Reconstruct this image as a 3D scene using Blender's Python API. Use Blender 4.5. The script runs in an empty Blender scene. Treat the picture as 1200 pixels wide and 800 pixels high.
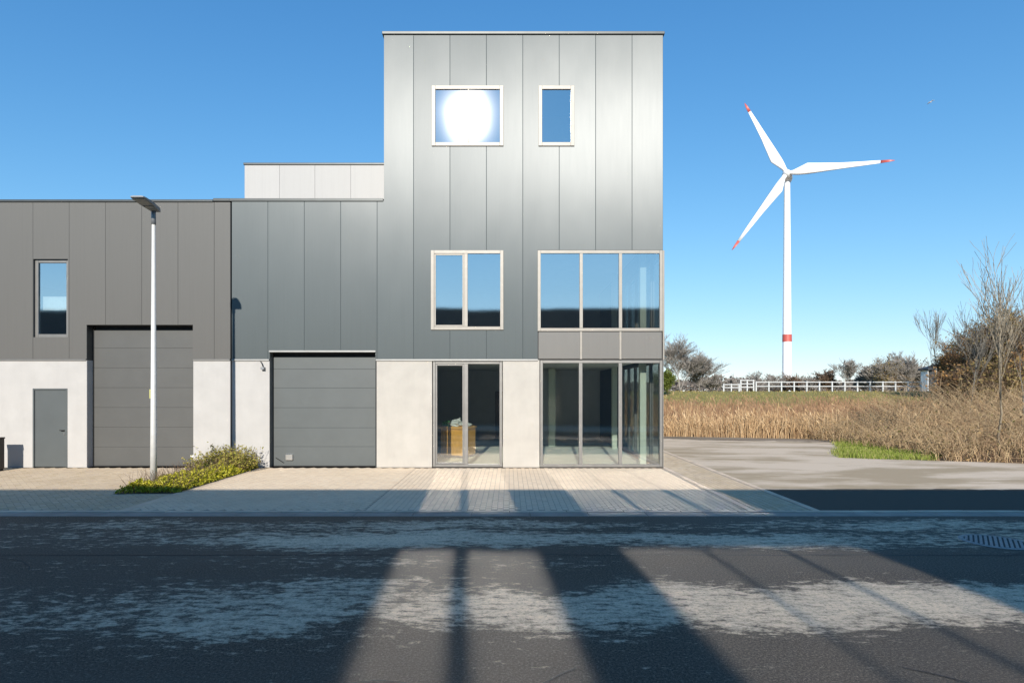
import bpy, math, random
import numpy as np
from mathutils import Matrix, Vector, noise as mnoise

S = bpy.context.scene
COL = S.collection
R = math.radians

# ------------------------------------------------------------------ camera
SC = 42.6                 # photo pixels per metre on the facade plane
F = 1200 * 20 / 36        # focal length in photo pixels (20 mm lens)
CX, CY = 597.0, 458.0     # vanishing point of the depth direction in the photo
D = F / SC                # camera to facade
H = (548 - CY) / SC       # eye height
cam_d = bpy.data.cameras.new('camera')
cam = bpy.data.objects.new('camera', cam_d)
COL.objects.link(cam)
cam.location = (0, -D, H)
cam.rotation_euler = (R(90), 0, 0)
cam_d.lens = 20
cam_d.sensor_width = 36
cam_d.shift_x = (600 - CX) / 1200
cam_d.shift_y = (CY - 400) / 1200
cam_d.clip_end = 6000
S.camera = cam

# ------------------------------------------------------------------ sky, sun, exposure
SUN_TAN = (CY - 137) / F              # rise of the mirrored sun per metre of depth
SUN_SIDE = (548 - CX) / F             # sideways
sun_vec = Vector((SUN_SIDE, -1.0, SUN_TAN)).normalized()      # towards the sun
elev = math.asin(sun_vec.z)
W = bpy.data.worlds.new('World')
S.world = W
W.use_nodes = True
wn = W.node_tree
wn.nodes.clear()
sky = wn.nodes.new('ShaderNodeTexSky')
sky.sky_type = 'NISHITA'
sky.sun_disc = False
sky.sun_elevation = elev
sky.sun_rotation = math.atan2(sun_vec.x, sun_vec.y)
sky.altitude = 0
sky.air_density = 1.0
sky.dust_density = 0.0
sky.ozone_density = 7.5
hsv = wn.nodes.new('ShaderNodeHueSaturation')
hsv.inputs['Saturation'].default_value = 1.15
bg = wn.nodes.new('ShaderNodeBackground')
bg.inputs['Strength'].default_value = 0.15
wo = wn.nodes.new('ShaderNodeOutputWorld')
# soft shoulder for the brightest sky, the same in every direction: c * 1.26 / (1 + 0.15 c)
den = wn.nodes.new('ShaderNodeVectorMath'); den.operation = 'MULTIPLY_ADD'
den.inputs[1].default_value = (.15, .15, .15); den.inputs[2].default_value = (1, 1, 1)
num = wn.nodes.new('ShaderNodeVectorMath'); num.operation = 'SCALE'; num.inputs['Scale'].default_value = 1.26
div = wn.nodes.new('ShaderNodeVectorMath'); div.operation = 'DIVIDE'
wn.links.new(sky.outputs[0], den.inputs[0]); wn.links.new(sky.outputs[0], num.inputs[0])
wn.links.new(num.outputs[0], div.inputs[0]); wn.links.new(den.outputs[0], div.inputs[1])
wn.links.new(div.outputs[0], hsv.inputs['Color'])
wn.links.new(hsv.outputs[0], bg.inputs[0])
wn.links.new(bg.outputs[0], wo.inputs[0])

sun_d = bpy.data.lights.new('sun', 'SUN')
sun_d.energy = 4.1
sun_d.angle = R(0.5)
sun_d.color = (1.0, 0.94, 0.85)
sun_d.cycles.use_multiple_importance_sampling = False
sun = bpy.data.objects.new('sun', sun_d)
COL.objects.link(sun)
sun.rotation_euler = (-sun_vec).to_track_quat('-Z', 'Y').to_euler()
sun.location = (0, -30, 40)

S.view_settings.view_transform = 'Standard'
S.view_settings.look = 'None'
S.view_settings.exposure = 0.70
S.view_settings.gamma = 1
S.view_settings.use_curve_mapping = False
S.render.engine = 'CYCLES'
cy = S.cycles
cy.use_guiding = True
cy.use_surface_guiding = True
cy.use_volume_guiding = False
cy.guiding_training_samples = 128
cy.caustics_reflective = True
cy.caustics_refractive = False
cy.blur_glossy = 0.0
cy.sample_clamp_indirect = 250.0
cy.max_bounces = 8
cy.diffuse_bounces = 4
cy.glossy_bounces = 5
cy.transparent_max_bounces = 24
cy.use_adaptive_sampling = False
cy.use_denoising = True
cy.denoiser = 'OPENIMAGEDENOISE'
cy.denoising_input_passes = 'RGB_ALBEDO_NORMAL'

# ------------------------------------------------------------------ coordinates
def X(px): return (px - CX) / SC
def Z(py): return (548 - py) / SC
def G(px, py):                        # ground point seen at a photo pixel
    z = H * F / (py - CY)
    return ((px - CX) / F * z, z - D)
def AT(px, py, y):                    # point at a known depth y
    z = y + D
    return Vector(((px - CX) / F * z, y, H + (CY - py) / F * z))

# ------------------------------------------------------------------ materials
MATS = {}
def mat(name):
    m = bpy.data.materials.new(name)
    m.use_nodes = True
    nt = m.node_tree
    nt.nodes.clear()
    out = nt.nodes.new('ShaderNodeOutputMaterial')
    MATS[name] = m
    return m, nt, out
def N(nt, t, **kw):
    n = nt.nodes.new('ShaderNode' + t)
    for k, v in kw.items():
        if k.startswith('i_'):
            key = k[2:].replace('_', ' ')
            n.inputs[key].default_value = v
        else:
            setattr(n, k, v)
    return n
def L(nt, a, b): nt.links.new(a, b)
def c4(c): return (c[0], c[1], c[2], 1)
def coords(nt, scale=(1, 1, 1), kind='Position'):
    if kind == 'Position':
        g = N(nt, 'NewGeometry'); o = g.outputs['Position']
    else:
        g = N(nt, 'TexCoord'); o = g.outputs[kind]
    mp = N(nt, 'Mapping'); mp.inputs['Scale'].default_value = scale
    L(nt, o, mp.inputs['Vector'])
    return mp.outputs[0]
def noise_n(nt, vec, scale, detail=4, rough=.55):
    n = N(nt, 'TexNoise'); n.inputs['Scale'].default_value = scale
    n.inputs['Detail'].default_value = detail; n.inputs['Roughness'].default_value = rough
    L(nt, vec, n.inputs['Vector'])
    return n.outputs['Fac']
def ramp(nt, fac, pts):
    r = N(nt, 'ValToRGB')
    e = r.color_ramp.elements
    while len(e) < len(pts): e.new(0.5)
    for k, (p, c) in enumerate(pts):
        e[k].position = p
        e[k].color = c4(c) if not isinstance(c, (int, float)) else (c, c, c, 1)
    L(nt, fac, r.inputs[0])
    return r.outputs[0]
def mixc(nt, fac, a, b, mode='MIX'):
    m = N(nt, 'Mix', data_type='RGBA', blend_type=mode)
    for s, v in ((0, fac), (6, a), (7, b)):
        if hasattr(v, 'links'): L(nt, v, m.inputs[s])
        elif s == 0: m.inputs[0].default_value = v
        else: m.inputs[s].default_value = c4(v)
    return m.outputs[2]
def mth(nt, op, a, b=0.0, c=0.0):
    m = N(nt, 'Math', operation=op)
    for s, v in enumerate((a, b, c)):
        if hasattr(v, 'links'): L(nt, v, m.inputs[s])
        else: m.inputs[s].default_value = v
    return m.outputs[0]
def bump(nt, h, strength=.3, dist=.01):
    b = N(nt, 'Bump'); b.inputs['Strength'].default_value = strength; b.inputs['Distance'].default_value = dist
    L(nt, h, b.inputs['Height'])
    return b.outputs[0]
def pbsdf(nt, out, color, rough=.6, metal=0.0, normal=None, spec=.5):
    p = N(nt, 'BsdfPrincipled')
    for k, v in (('Base Color', color), ('Roughness', rough), ('Metallic', metal)):
        if hasattr(v, 'links'): L(nt, v, p.inputs[k])
        elif k == 'Base Color': p.inputs[k].default_value = c4(v)
        else: p.inputs[k].default_value = v
    p.inputs['Specular IOR Level'].default_value = spec
    if normal is not None: L(nt, normal, p.inputs['Normal'])
    L(nt, p.outputs[0], out.inputs['Surface'])
    return p
def plain(name, color, rough=.6, metal=0.0, var=.12, scale=3.0, spec=.5, bmp=0.0, bscale=60):
    m, nt, out = mat(name)
    v = coords(nt)
    f = noise_n(nt, v, scale, 5)
    lo = [c * (1 - var) for c in color]; hi = [min(1, c * (1 + var)) for c in color]
    col = ramp(nt, f, [(.3, lo), (.7, hi)])
    nm = bump(nt, noise_n(nt, v, bscale, 3), bmp, .01) if bmp else None
    pbsdf(nt, out, col, rough, metal, nm, spec)
    return m

def metal_sheet(name, color, rough, metal, aniso, wav=.012, lift=0.0, tint=(.95, .98, 1)):
    """folded sheet metal: brushed upright, every sheet lying a little differently"""
    m, nt, out = mat(name)
    v = coords(nt)
    at = N(nt, 'Attribute', attribute_type='OBJECT', attribute_name='sheet_tilt')
    ge = N(nt, 'NewGeometry')
    vs = coords(nt, (9, 9, .35))
    streak = noise_n(nt, vs, 2.2, 6, .6)
    cloud = noise_n(nt, v, .8, 4)
    col = mixc(nt, mth(nt, 'MULTIPLY', streak, .5), [c * .84 for c in color], [min(1, c * 1.12) for c in color])
    col = mixc(nt, mth(nt, 'MULTIPLY', cloud, .35), col, [c * .8 for c in color])
    oi = N(nt, 'ObjectInfo')
    col = mixc(nt, mth(nt, 'MULTIPLY', oi.outputs['Random'], .22), col, [c * .55 for c in color])
    run = ramp(nt, noise_n(nt, coords(nt, (14, 14, .12)), 1.4, 4, .6), [(.55, 0.), (.75, 1.)])
    col = mixc(nt, mth(nt, 'MULTIPLY', run, .22), col, [c * .55 for c in color])
    # slight waviness of the sheet
    wx = mth(nt, 'MULTIPLY', mth(nt, 'SUBTRACT', noise_n(nt, coords(nt, (1.3, 1.3, .22)), 1.0, 2), .5), wav)
    wz = mth(nt, 'MULTIPLY', mth(nt, 'SUBTRACT', noise_n(nt, coords(nt, (.9, .9, .5)), 1.3, 2), .5), wav)
    cb = N(nt, 'CombineXYZ')
    L(nt, mth(nt, 'ADD', wx, at.outputs['Fac']), cb.inputs[0]); L(nt, mth(nt, 'ADD', wz, lift), cb.inputs[2])
    ad = N(nt, 'VectorMath', operation='ADD'); L(nt, ge.outputs['Normal'], ad.inputs[0]); L(nt, cb.outputs[0], ad.inputs[1])
    no = N(nt, 'VectorMath', operation='NORMALIZE'); L(nt, ad.outputs[0], no.inputs[0])
    rg = mth(nt, 'ADD', mth(nt, 'MULTIPLY', streak, .03), rough - .015)
    df = N(nt, 'BsdfPrincipled'); L(nt, col, df.inputs['Base Color']); df.inputs['Roughness'].default_value = .7
    df.inputs['Specular IOR Level'].default_value = .2; L(nt, no.outputs[0], df.inputs['Normal'])
    gl_ = N(nt, 'BsdfAnisotropic'); gl_.inputs['Color'].default_value = c4(tint); L(nt, rg, gl_.inputs['Roughness'])
    gl_.inputs['Anisotropy'].default_value = -aniso; L(nt, no.outputs[0], gl_.inputs['Normal'])
    cr = N(nt, 'VectorMath', operation='CROSS_PRODUCT'); L(nt, ge.outputs['True Normal'], cr.inputs[0]); cr.inputs[1].default_value = (0, 0, 1)
    L(nt, cr.outputs[0], gl_.inputs['Tangent'])
    mx = N(nt, 'MixShader'); mx.inputs[0].default_value = metal
    L(nt, df.outputs[0], mx.inputs[1]); L(nt, gl_.outputs[0], mx.inputs[2]); L(nt, mx.outputs[0], out.inputs['Surface'])
    return m
metal_sheet('silver_cladding', (.080, .096, .098), .37, .026, .32, .022, .018)
metal_sheet('spandrel_metal', (.175, .168, .155), .42, .03, .3, .02, .0)
metal_sheet('grey_cladding', (.110, .106, .098), .5, .02, .2, .012)
metal_sheet('roof_box_cladding', (.36, .35, .34), .5, .03, .1, .02)
plain('window_alu', (.27, .25, .22), .5, .2, .06, 6)
plain('frame_grey', (.20, .195, .185), .45, .4, .08, 6)
plain('trim_alu', (.30, .30, .29), .5, .4, .06, 6)
plain('coping_dark', (.065, .07, .07), .45, .5, .08)
plain('backing_dark', (.05, .052, .054), .8)
plain('door_grey', (.084, .094, .095), .5, .1, .05, 2.0)
plain('door_grey_warm', (.085, .085, .081), .5, .1, .05, 2.0)
plain('rubber', (.012, .012, .012), .8)
plain('handle_black', (.02, .02, .02), .4)
plain('steel', (.5, .5, .5), .35, .9)
plain('white_paint', (.75, .75, .74), .45, 0, .04)
plain('galvanised', (.56, .55, .52), .5, .1, .06, 8)
plain('lamp_grey', (.22, .23, .24), .45, .3, .05)
plain('led_lens', (.30, .29, .25), .25, 0, .05)
plain('yellow_paint', (.50, .48, .16), .5)
plain('brown_box', (.055, .045, .038), .6, 0, .15, 5)
plain('inner_wall', (.72, .73, .76), .85, 0, .06)
plain('inner_dark', (.45, .47, .50), .85, 0, .1)
plain('inner_ceiling', (.6, .6, .6), .9, 0, .06)
plain('inner_floor', (.78, .80, .68), .55, 0, .06, 1.2)
plain('inner_post', (.60, .66, .56), .5, 0, .05)
plain('desk_wood', (.90, .47, .10), .5, 0, .12, 6)
plain('desk_dark', (.10, .07, .05), .5, 0, .2, 6)
plain('door_wood', (.16, .10, .06), .5, 0, .2, 5)
plain('plastic_white', (.75, .78, .76), .35, 0, .1, 20)
plain('plastic_green', (.12, .35, .10), .5, 0, .2, 20)
plain('turbine_white', (.78, .79, .80), .4, 0, .03, .1)
plain('turbine_red', (.46, .09, .07), .45, 0, .05)
plain('nacelle_grey', (.25, .27, .3), .5)
plain('rail_white', (.50, .51, .51), .5, 0, .05)
plain('gull_white', (.42, .42, .43), .6); plain('gull_dark', (.12, .12, .13), .6)
plain('brick_red', (.28, .11, .07), .85, 0, .2, 6)
plain('roof_dark', (.03, .032, .036), .6)
plain('shed_white', (.68, .70, .72), .6)
plain('bark_grey', (.16, .145, .12), .9, 0, .3, 8)
plain('bark_pale', (.26, .22, .16), .9, 0, .3, 8)
plain('twig_brown', (.13, .085, .055), .9, 0, .35, 3)
plain('twig_far', (.24, .215, .19), .9, 0, .3, 1)
plain('opposite_dark', (.075, .075, .07), .7, .1, .15)
plain('opposite_warm', (.16, .145, .11), .8, 0, .12)
plain('cast_iron', (.34, .31, .28), .8, .0, .25, 30, bmp=.3)
plain('tar', (.018, .018, .019), .7)

def leafy(name, cols, rough=.55, trans=.25):
    m, nt, out = mat(name)
    ge = N(nt, 'NewGeometry')
    col = ramp(nt, ge.outputs['Random Per Island'], [(k / max(1, len(cols) - 1), c) for k, c in enumerate(cols)])
    p = N(nt, 'BsdfPrincipled'); L(nt, col, p.inputs['Base Color']); p.inputs['Roughness'].default_value = rough
    p.inputs['Specular IOR Level'].default_value = .3
    t = N(nt, 'BsdfTranslucent'); L(nt, col, t.inputs[0])
    mx = N(nt, 'MixShader'); mx.inputs[0].default_value = trans
    L(nt, p.outputs[0], mx.inputs[1]); L(nt, t.outputs[0], mx.inputs[2]); L(nt, mx.outputs[0], out.inputs['Surface'])
    return m
leafy('shrub_leaf', [(.20, .21, .015), (.38, .37, .025), (.50, .46, .04), (.58, .50, .07)])
leafy('shrub_leaf_dry', [(.26, .24, .05), (.38, .36, .06), (.40, .30, .10), (.20, .22, .03)])
leafy('reed', [(.42, .27, .14), (.56, .39, .21), (.32, .19, .10), (.64, .48, .29), (.48, .33, .18)], .7, .2)
leafy('reed_brown', [(.27, .155, .085), (.36, .22, .12), (.23, .13, .08), (.42, .26, .14)], .7, .2)
leafy('thicket_twig', [(.50, .36, .20), (.34, .22, .13), (.62, .47, .27), (.24, .15, .09), (.54, .41, .24)], .8, .05)
leafy('thicket_leaf', [(.24, .15, .07), (.34, .23, .11), (.16, .12, .05), (.13, .13, .04)], .7, .2)
leafy('autumn_leaf', [(.38, .19, .07), (.46, .25, .09), (.26, .17, .06), (.32, .19, .09), (.20, .14, .06)], .7, .25)
leafy('olive_leaf', [(.22, .17, .06), (.28, .21, .07), (.26, .16, .07), (.17, .14, .05)], .7, .25)
leafy('evergreen', [(.06, .09, .012), (.10, .13, .02), (.16, .18, .03)], .6, .2)
leafy('grass', [(.14, .19, .03), (.22, .28, .04), (.30, .34, .07), (.38, .33, .14)], .6, .25)

def glass_mat(name, refl, wavy=.006):
    """coated double glazing: clear see-through, a crisp mirror image and a faint haze"""
    m, nt, out = mat(name)
    tr = N(nt, 'BsdfTransparent'); tr.inputs[0].default_value = (.90, .95, .93, 1)
    g1 = N(nt, 'BsdfAnisotropic'); g1.inputs['Roughness'].default_value = 0.0; g1.inputs['Color'].default_value = (.92, .96, 1, 1)
    g2 = N(nt, 'BsdfAnisotropic', distribution='BECKMANN'); g2.inputs['Roughness'].default_value = 0.058; g2.inputs['Color'].default_value = (.98, .99, 1, 1)
    g3 = N(nt, 'BsdfAnisotropic'); g3.inputs['Roughness'].default_value = 0.062
    # float glass is never quite flat, and no two panes hang quite alike
    ge = N(nt, 'NewGeometry'); oi = N(nt, 'ObjectInfo'); v = coords(nt, (.9, .9, .6))
    def dev(n_, amp): return mth(nt, 'MULTIPLY', mth(nt, 'SUBTRACT', n_, .5), amp)
    cbx = N(nt, 'CombineXYZ')
    L(nt, mth(nt, 'ADD', dev(noise_n(nt, v, 1.0, 1), wavy), dev(oi.outputs['Random'], .004)), cbx.inputs[0])
    L(nt, mth(nt, 'ADD', dev(noise_n(nt, v, 1.3, 1), wavy), dev(mth(nt, 'FRACT', mth(nt, 'MULTIPLY', oi.outputs['Random'], 17.3)), .004)), cbx.inputs[2])
    ad = N(nt, 'VectorMath', operation='ADD'); L(nt, ge.outputs['Normal'], ad.inputs[0]); L(nt, cbx.outputs[0], ad.inputs[1])
    no = N(nt, 'VectorMath', operation='NORMALIZE'); L(nt, ad.outputs[0], no.inputs[0])
    for g_ in (g1, g2, g3): L(nt, no.outputs[0], g_.inputs['Normal'])
    mx = N(nt, 'MixShader'); mx.inputs[0].default_value = .88
    L(nt, g1.outputs[0], mx.inputs[1]); L(nt, g2.outputs[0], mx.inputs[2])
    mh_ = N(nt, 'MixShader'); mh_.inputs[0].default_value = .045
    L(nt, mx.outputs[0], mh_.inputs[1]); L(nt, g3.outputs[0], mh_.inputs[2])
    fr = N(nt, 'LayerWeight'); fr.inputs['Blend'].default_value = .25
    fac = mth(nt, 'ADD', mth(nt, 'MULTIPLY', fr.outputs['Fresnel'], .3), refl)
    m2 = N(nt, 'MixShader'); L(nt, fac, m2.inputs[0]); L(nt, tr.outputs[0], m2.inputs[1]); L(nt, mh_.outputs[0], m2.inputs[2])
    L(nt, m2.outputs[0], out.inputs['Surface'])
glass_mat('glass', .60)
glass_mat('shopfront_glass', .40)
def inner_glass():
    # the inner face of the pane carries no coating
    m, nt, out = mat('glass_inner')
    tr = N(nt, 'BsdfTransparent'); tr.inputs[0].default_value = (.97, .98, .97, 1)
    g1 = N(nt, 'BsdfAnisotropic'); g1.inputs['Roughness'].default_value = 0.0
    m2 = N(nt, 'MixShader'); m2.inputs[0].default_value = .04; L(nt, tr.outputs[0], m2.inputs[1]); L(nt, g1.outputs[0], m2.inputs[2])
    L(nt, m2.outputs[0], out.inputs['Surface'])
inner_glass()

def concrete_mat(name, color, var=.06, streak=.12):
    m, nt, out = mat(name)
    v = coords(nt)
    a = noise_n(nt, v, 2.0, 6); b = noise_n(nt, coords(nt, (5, 5, .5)), 1.2, 5)
    fine = noise_n(nt, v, 90, 3)
    col = ramp(nt, a, [(.3, [c * (1 - var) for c in color]), (.7, [min(1, c * (1 + var)) for c in color])])
    col = mixc(nt, mth(nt, 'MULTIPLY', ramp(nt, b, [(.5, 0.), (.8, 1.)]), streak), col, [c * .7 for c in color])
    col = mixc(nt, mth(nt, 'MULTIPLY', fine, .10), col, [c * .8 for c in color])
    pbsdf(nt, out, col, .85, 0, bump(nt, fine, .15, .004), .3)
concrete_mat('concrete_white', (.405, .392, .375))
concrete_mat('concrete_beige', (.405, .383, .347), .07, .15)
concrete_mat('kerb_concrete', (.62, .49, .36), .2, .35)
concrete_mat('gutter_concrete', (.32, .28, .235), .2, .3)

def paver_mat(name, cols, dirt):
    m, nt, out = mat(name)
    ge = N(nt, 'NewGeometry'); v = coords(nt)
    col = ramp(nt, ge.outputs['Random Per Island'], [(k / (len(cols) - 1), c) for k, c in enumerate(cols)])
    a = noise_n(nt, v, .55, 6, .65)
    col = mixc(nt, mth(nt, 'MULTIPLY', ramp(nt, a, [(.42, 0.), (.68, 1.)]), .55), col, dirt)
    fine = noise_n(nt, v, 130, 3)
    col = mixc(nt, mth(nt, 'MULTIPLY', fine, .3), col, [c * .6 for c in cols[0]])
    pbsdf(nt, out, col, .95, 0, bump(nt, fine, .12, .004), .08)
paver_mat('paver_grey', [(.73, .58, .42), (.77, .62, .455), (.80, .65, .475), (.75, .60, .44)], (.66, .52, .37))
paver_mat('paver_drive', [(.69, .55, .40), (.74, .60, .44), (.77, .63, .46)], (.63, .50, .35))
paver_mat('paver_brown', [(.54, .42, .28), (.62, .49, .34), (.66, .53, .37), (.57, .45, .33)], (.47, .36, .24))
plain('paver_joint', (.36, .29, .22), .95, 0, .3, 30)

def road_mat():
    m, nt, out = mat('asphalt_road')
    ge = N(nt, 'NewGeometry'); sp = N(nt, 'SeparateXYZ'); L(nt, ge.outputs['Position'], sp.inputs[0])
    v = coords(nt)
    fine = mth(nt, 'ADD', mth(nt, 'MULTIPLY', noise_n(nt, v, 150, 2, .7), .5), mth(nt, 'MULTIPLY', noise_n(nt, v, 48, 3, .7), .5))
    mid = noise_n(nt, v, 22, 4, .7)
    big = noise_n(nt, coords(nt, (.25, 1, 1)), .7, 5, .6)
    base = ramp(nt, fine, [(.38, (.034, .027, .020)), (.52, (.105, .083, .062)), (.62, (.30, .24, .18))])
    base = mixc(nt, mth(nt, 'MULTIPLY', ramp(nt, big, [(.4, 0.), (.7, 1.)]), .5), base, (.14, .115, .09))
    # dried, bleached flakes worn along the wheel tracks
    flake = noise_n(nt, coords(nt, (1.0, 2.6, 1)), 4.2, 10, .78)
    patch = noise_n(nt, coords(nt, (.20, .7, 1)), 1.1, 4, .55)
    wob = mth(nt, 'MULTIPLY', mth(nt, 'SUBTRACT', noise_n(nt, coords(nt, (.45, .2, 1)), 1.0, 4), .5), 1.5)
    yy = mth(nt, 'ADD', sp.outputs[1], wob)
    def band(c, w):
        return mth(nt, 'MAXIMUM', 0., mth(nt, 'SUBTRACT', 1., mth(nt, 'POWER', mth(nt, 'DIVIDE', mth(nt, 'ABSOLUTE', mth(nt, 'SUBTRACT', yy, c)), w), 2.)))
    b = mth(nt, 'MAXIMUM', mth(nt, 'MULTIPLY', band(-7.6, .62), .9), mth(nt, 'MAXIMUM', band(-10.0, .8), mth(nt, 'MULTIPLY', band(-6.7, .45), .7)))
    along = ramp(nt, noise_n(nt, coords(nt, (.16, .05, 1)), 1.0, 3, .55), [(.35, .35), (.62, 1.)])
    b = mth(nt, 'MULTIPLY', b, along)
    flake = mth(nt, 'ADD', flake, mth(nt, 'MULTIPLY', mth(nt, 'SUBTRACT', noise_n(nt, v, 9.0, 5, .7), .5), .22))
    k = mth(nt, 'ADD', mth(nt, 'MULTIPLY', b, .25), mth(nt, 'ADD', flake, mth(nt, 'MULTIPLY', patch, .55)))
    dry = ramp(nt, k, [(.93, 0.), (1.0, 1.)])
    k2 = mth(nt, 'MULTIPLY', k, .9)
    dry = ramp(nt, k2, [(.78, 0.), (.86, .7), (.97, 1.)])
    pale = ramp(nt, fine, [(.38, (.56, .44, .31)), (.62, (.90, .72, .51))])
    col = mixc(nt, mth(nt, 'MULTIPLY', dry, ramp(nt, mid, [(.36, .45), (.48, 1.)])), base, pale)
    rg = .75
    hgt = mth(nt, 'ADD', fine, mth(nt, 'MULTIPLY', mid, .6))
    pbsdf(nt, out, col, rg, 0, bump(nt, hgt, .5, .006), .12)
road_mat()
def side_mat():
    m, nt, out = mat('asphalt_side')
    v = coords(nt)
    fine = noise_n(nt, v, 120, 3, .7)
    st = noise_n(nt, coords(nt, (.35, 1.0, 1)), .8, 6, .62)
    st2 = noise_n(nt, coords(nt, (.2, .8, 1)), .35, 3, .5)
    base = ramp(nt, fine, [(.3, (.48, .385, .285)), (.7, (.70, .58, .45))])
    k = mth(nt, 'ADD', mth(nt, 'MULTIPLY', st, .6), mth(nt, 'MULTIPLY', st2, .4))
    col = mixc(nt, mth(nt, 'MULTIPLY', ramp(nt, k, [(.465, 0.), (.55, 1.)]), .75), base, (.31, .24, .15))
    # shade of the hall opposite is painted on the mouth; far end blacker tarmac
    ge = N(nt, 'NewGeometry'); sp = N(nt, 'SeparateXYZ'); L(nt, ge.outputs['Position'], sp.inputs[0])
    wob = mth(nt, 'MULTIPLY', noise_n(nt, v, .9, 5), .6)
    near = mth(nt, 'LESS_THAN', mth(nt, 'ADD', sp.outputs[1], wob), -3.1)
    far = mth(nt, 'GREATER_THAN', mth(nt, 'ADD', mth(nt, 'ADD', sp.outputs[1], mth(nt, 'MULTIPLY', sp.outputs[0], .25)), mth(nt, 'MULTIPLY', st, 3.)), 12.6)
    new = mth(nt, 'MAXIMUM', near, mth(nt, 'MULTIPLY', far, .7))  # darkening mask: painted shade at the mouth, blacker tarmac far off
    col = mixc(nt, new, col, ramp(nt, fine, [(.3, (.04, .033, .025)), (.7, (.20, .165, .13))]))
    pbsdf(nt, out, col, .95, 0, bump(nt, fine, .5, .005), .05)
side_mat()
def ground_mat():
    m, nt, out = mat('ground_earth')
    v = coords(nt)
    ge = N(nt, 'NewGeometry'); sp = N(nt, 'SeparateXYZ'); L(nt, ge.outputs['Position'], sp.inputs[0])
    n1 = noise_n(nt, v, .35, 6); n2 = noise_n(nt, v, 4, 5)
    earth = ramp(nt, n2, [(.3, (.14, .085, .045)), (.7, (.28, .18, .10))])
    gr = ramp(nt, n2, [(.3, (.17, .15, .05)), (.7, (.28, .24, .085))])
    f = ramp(nt, mth(nt, 'ADD', mth(nt, 'MULTIPLY', sp.outputs[2], .35), mth(nt, 'MULTIPLY', mth(nt, 'SUBTRACT', n1, .5), .8)), [(.18, 0.), (.45, 1.)])
    col = mixc(nt, f, earth, gr)
    pbsdf(nt, out, col, .95, 0, None, .1)
ground_mat()

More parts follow.
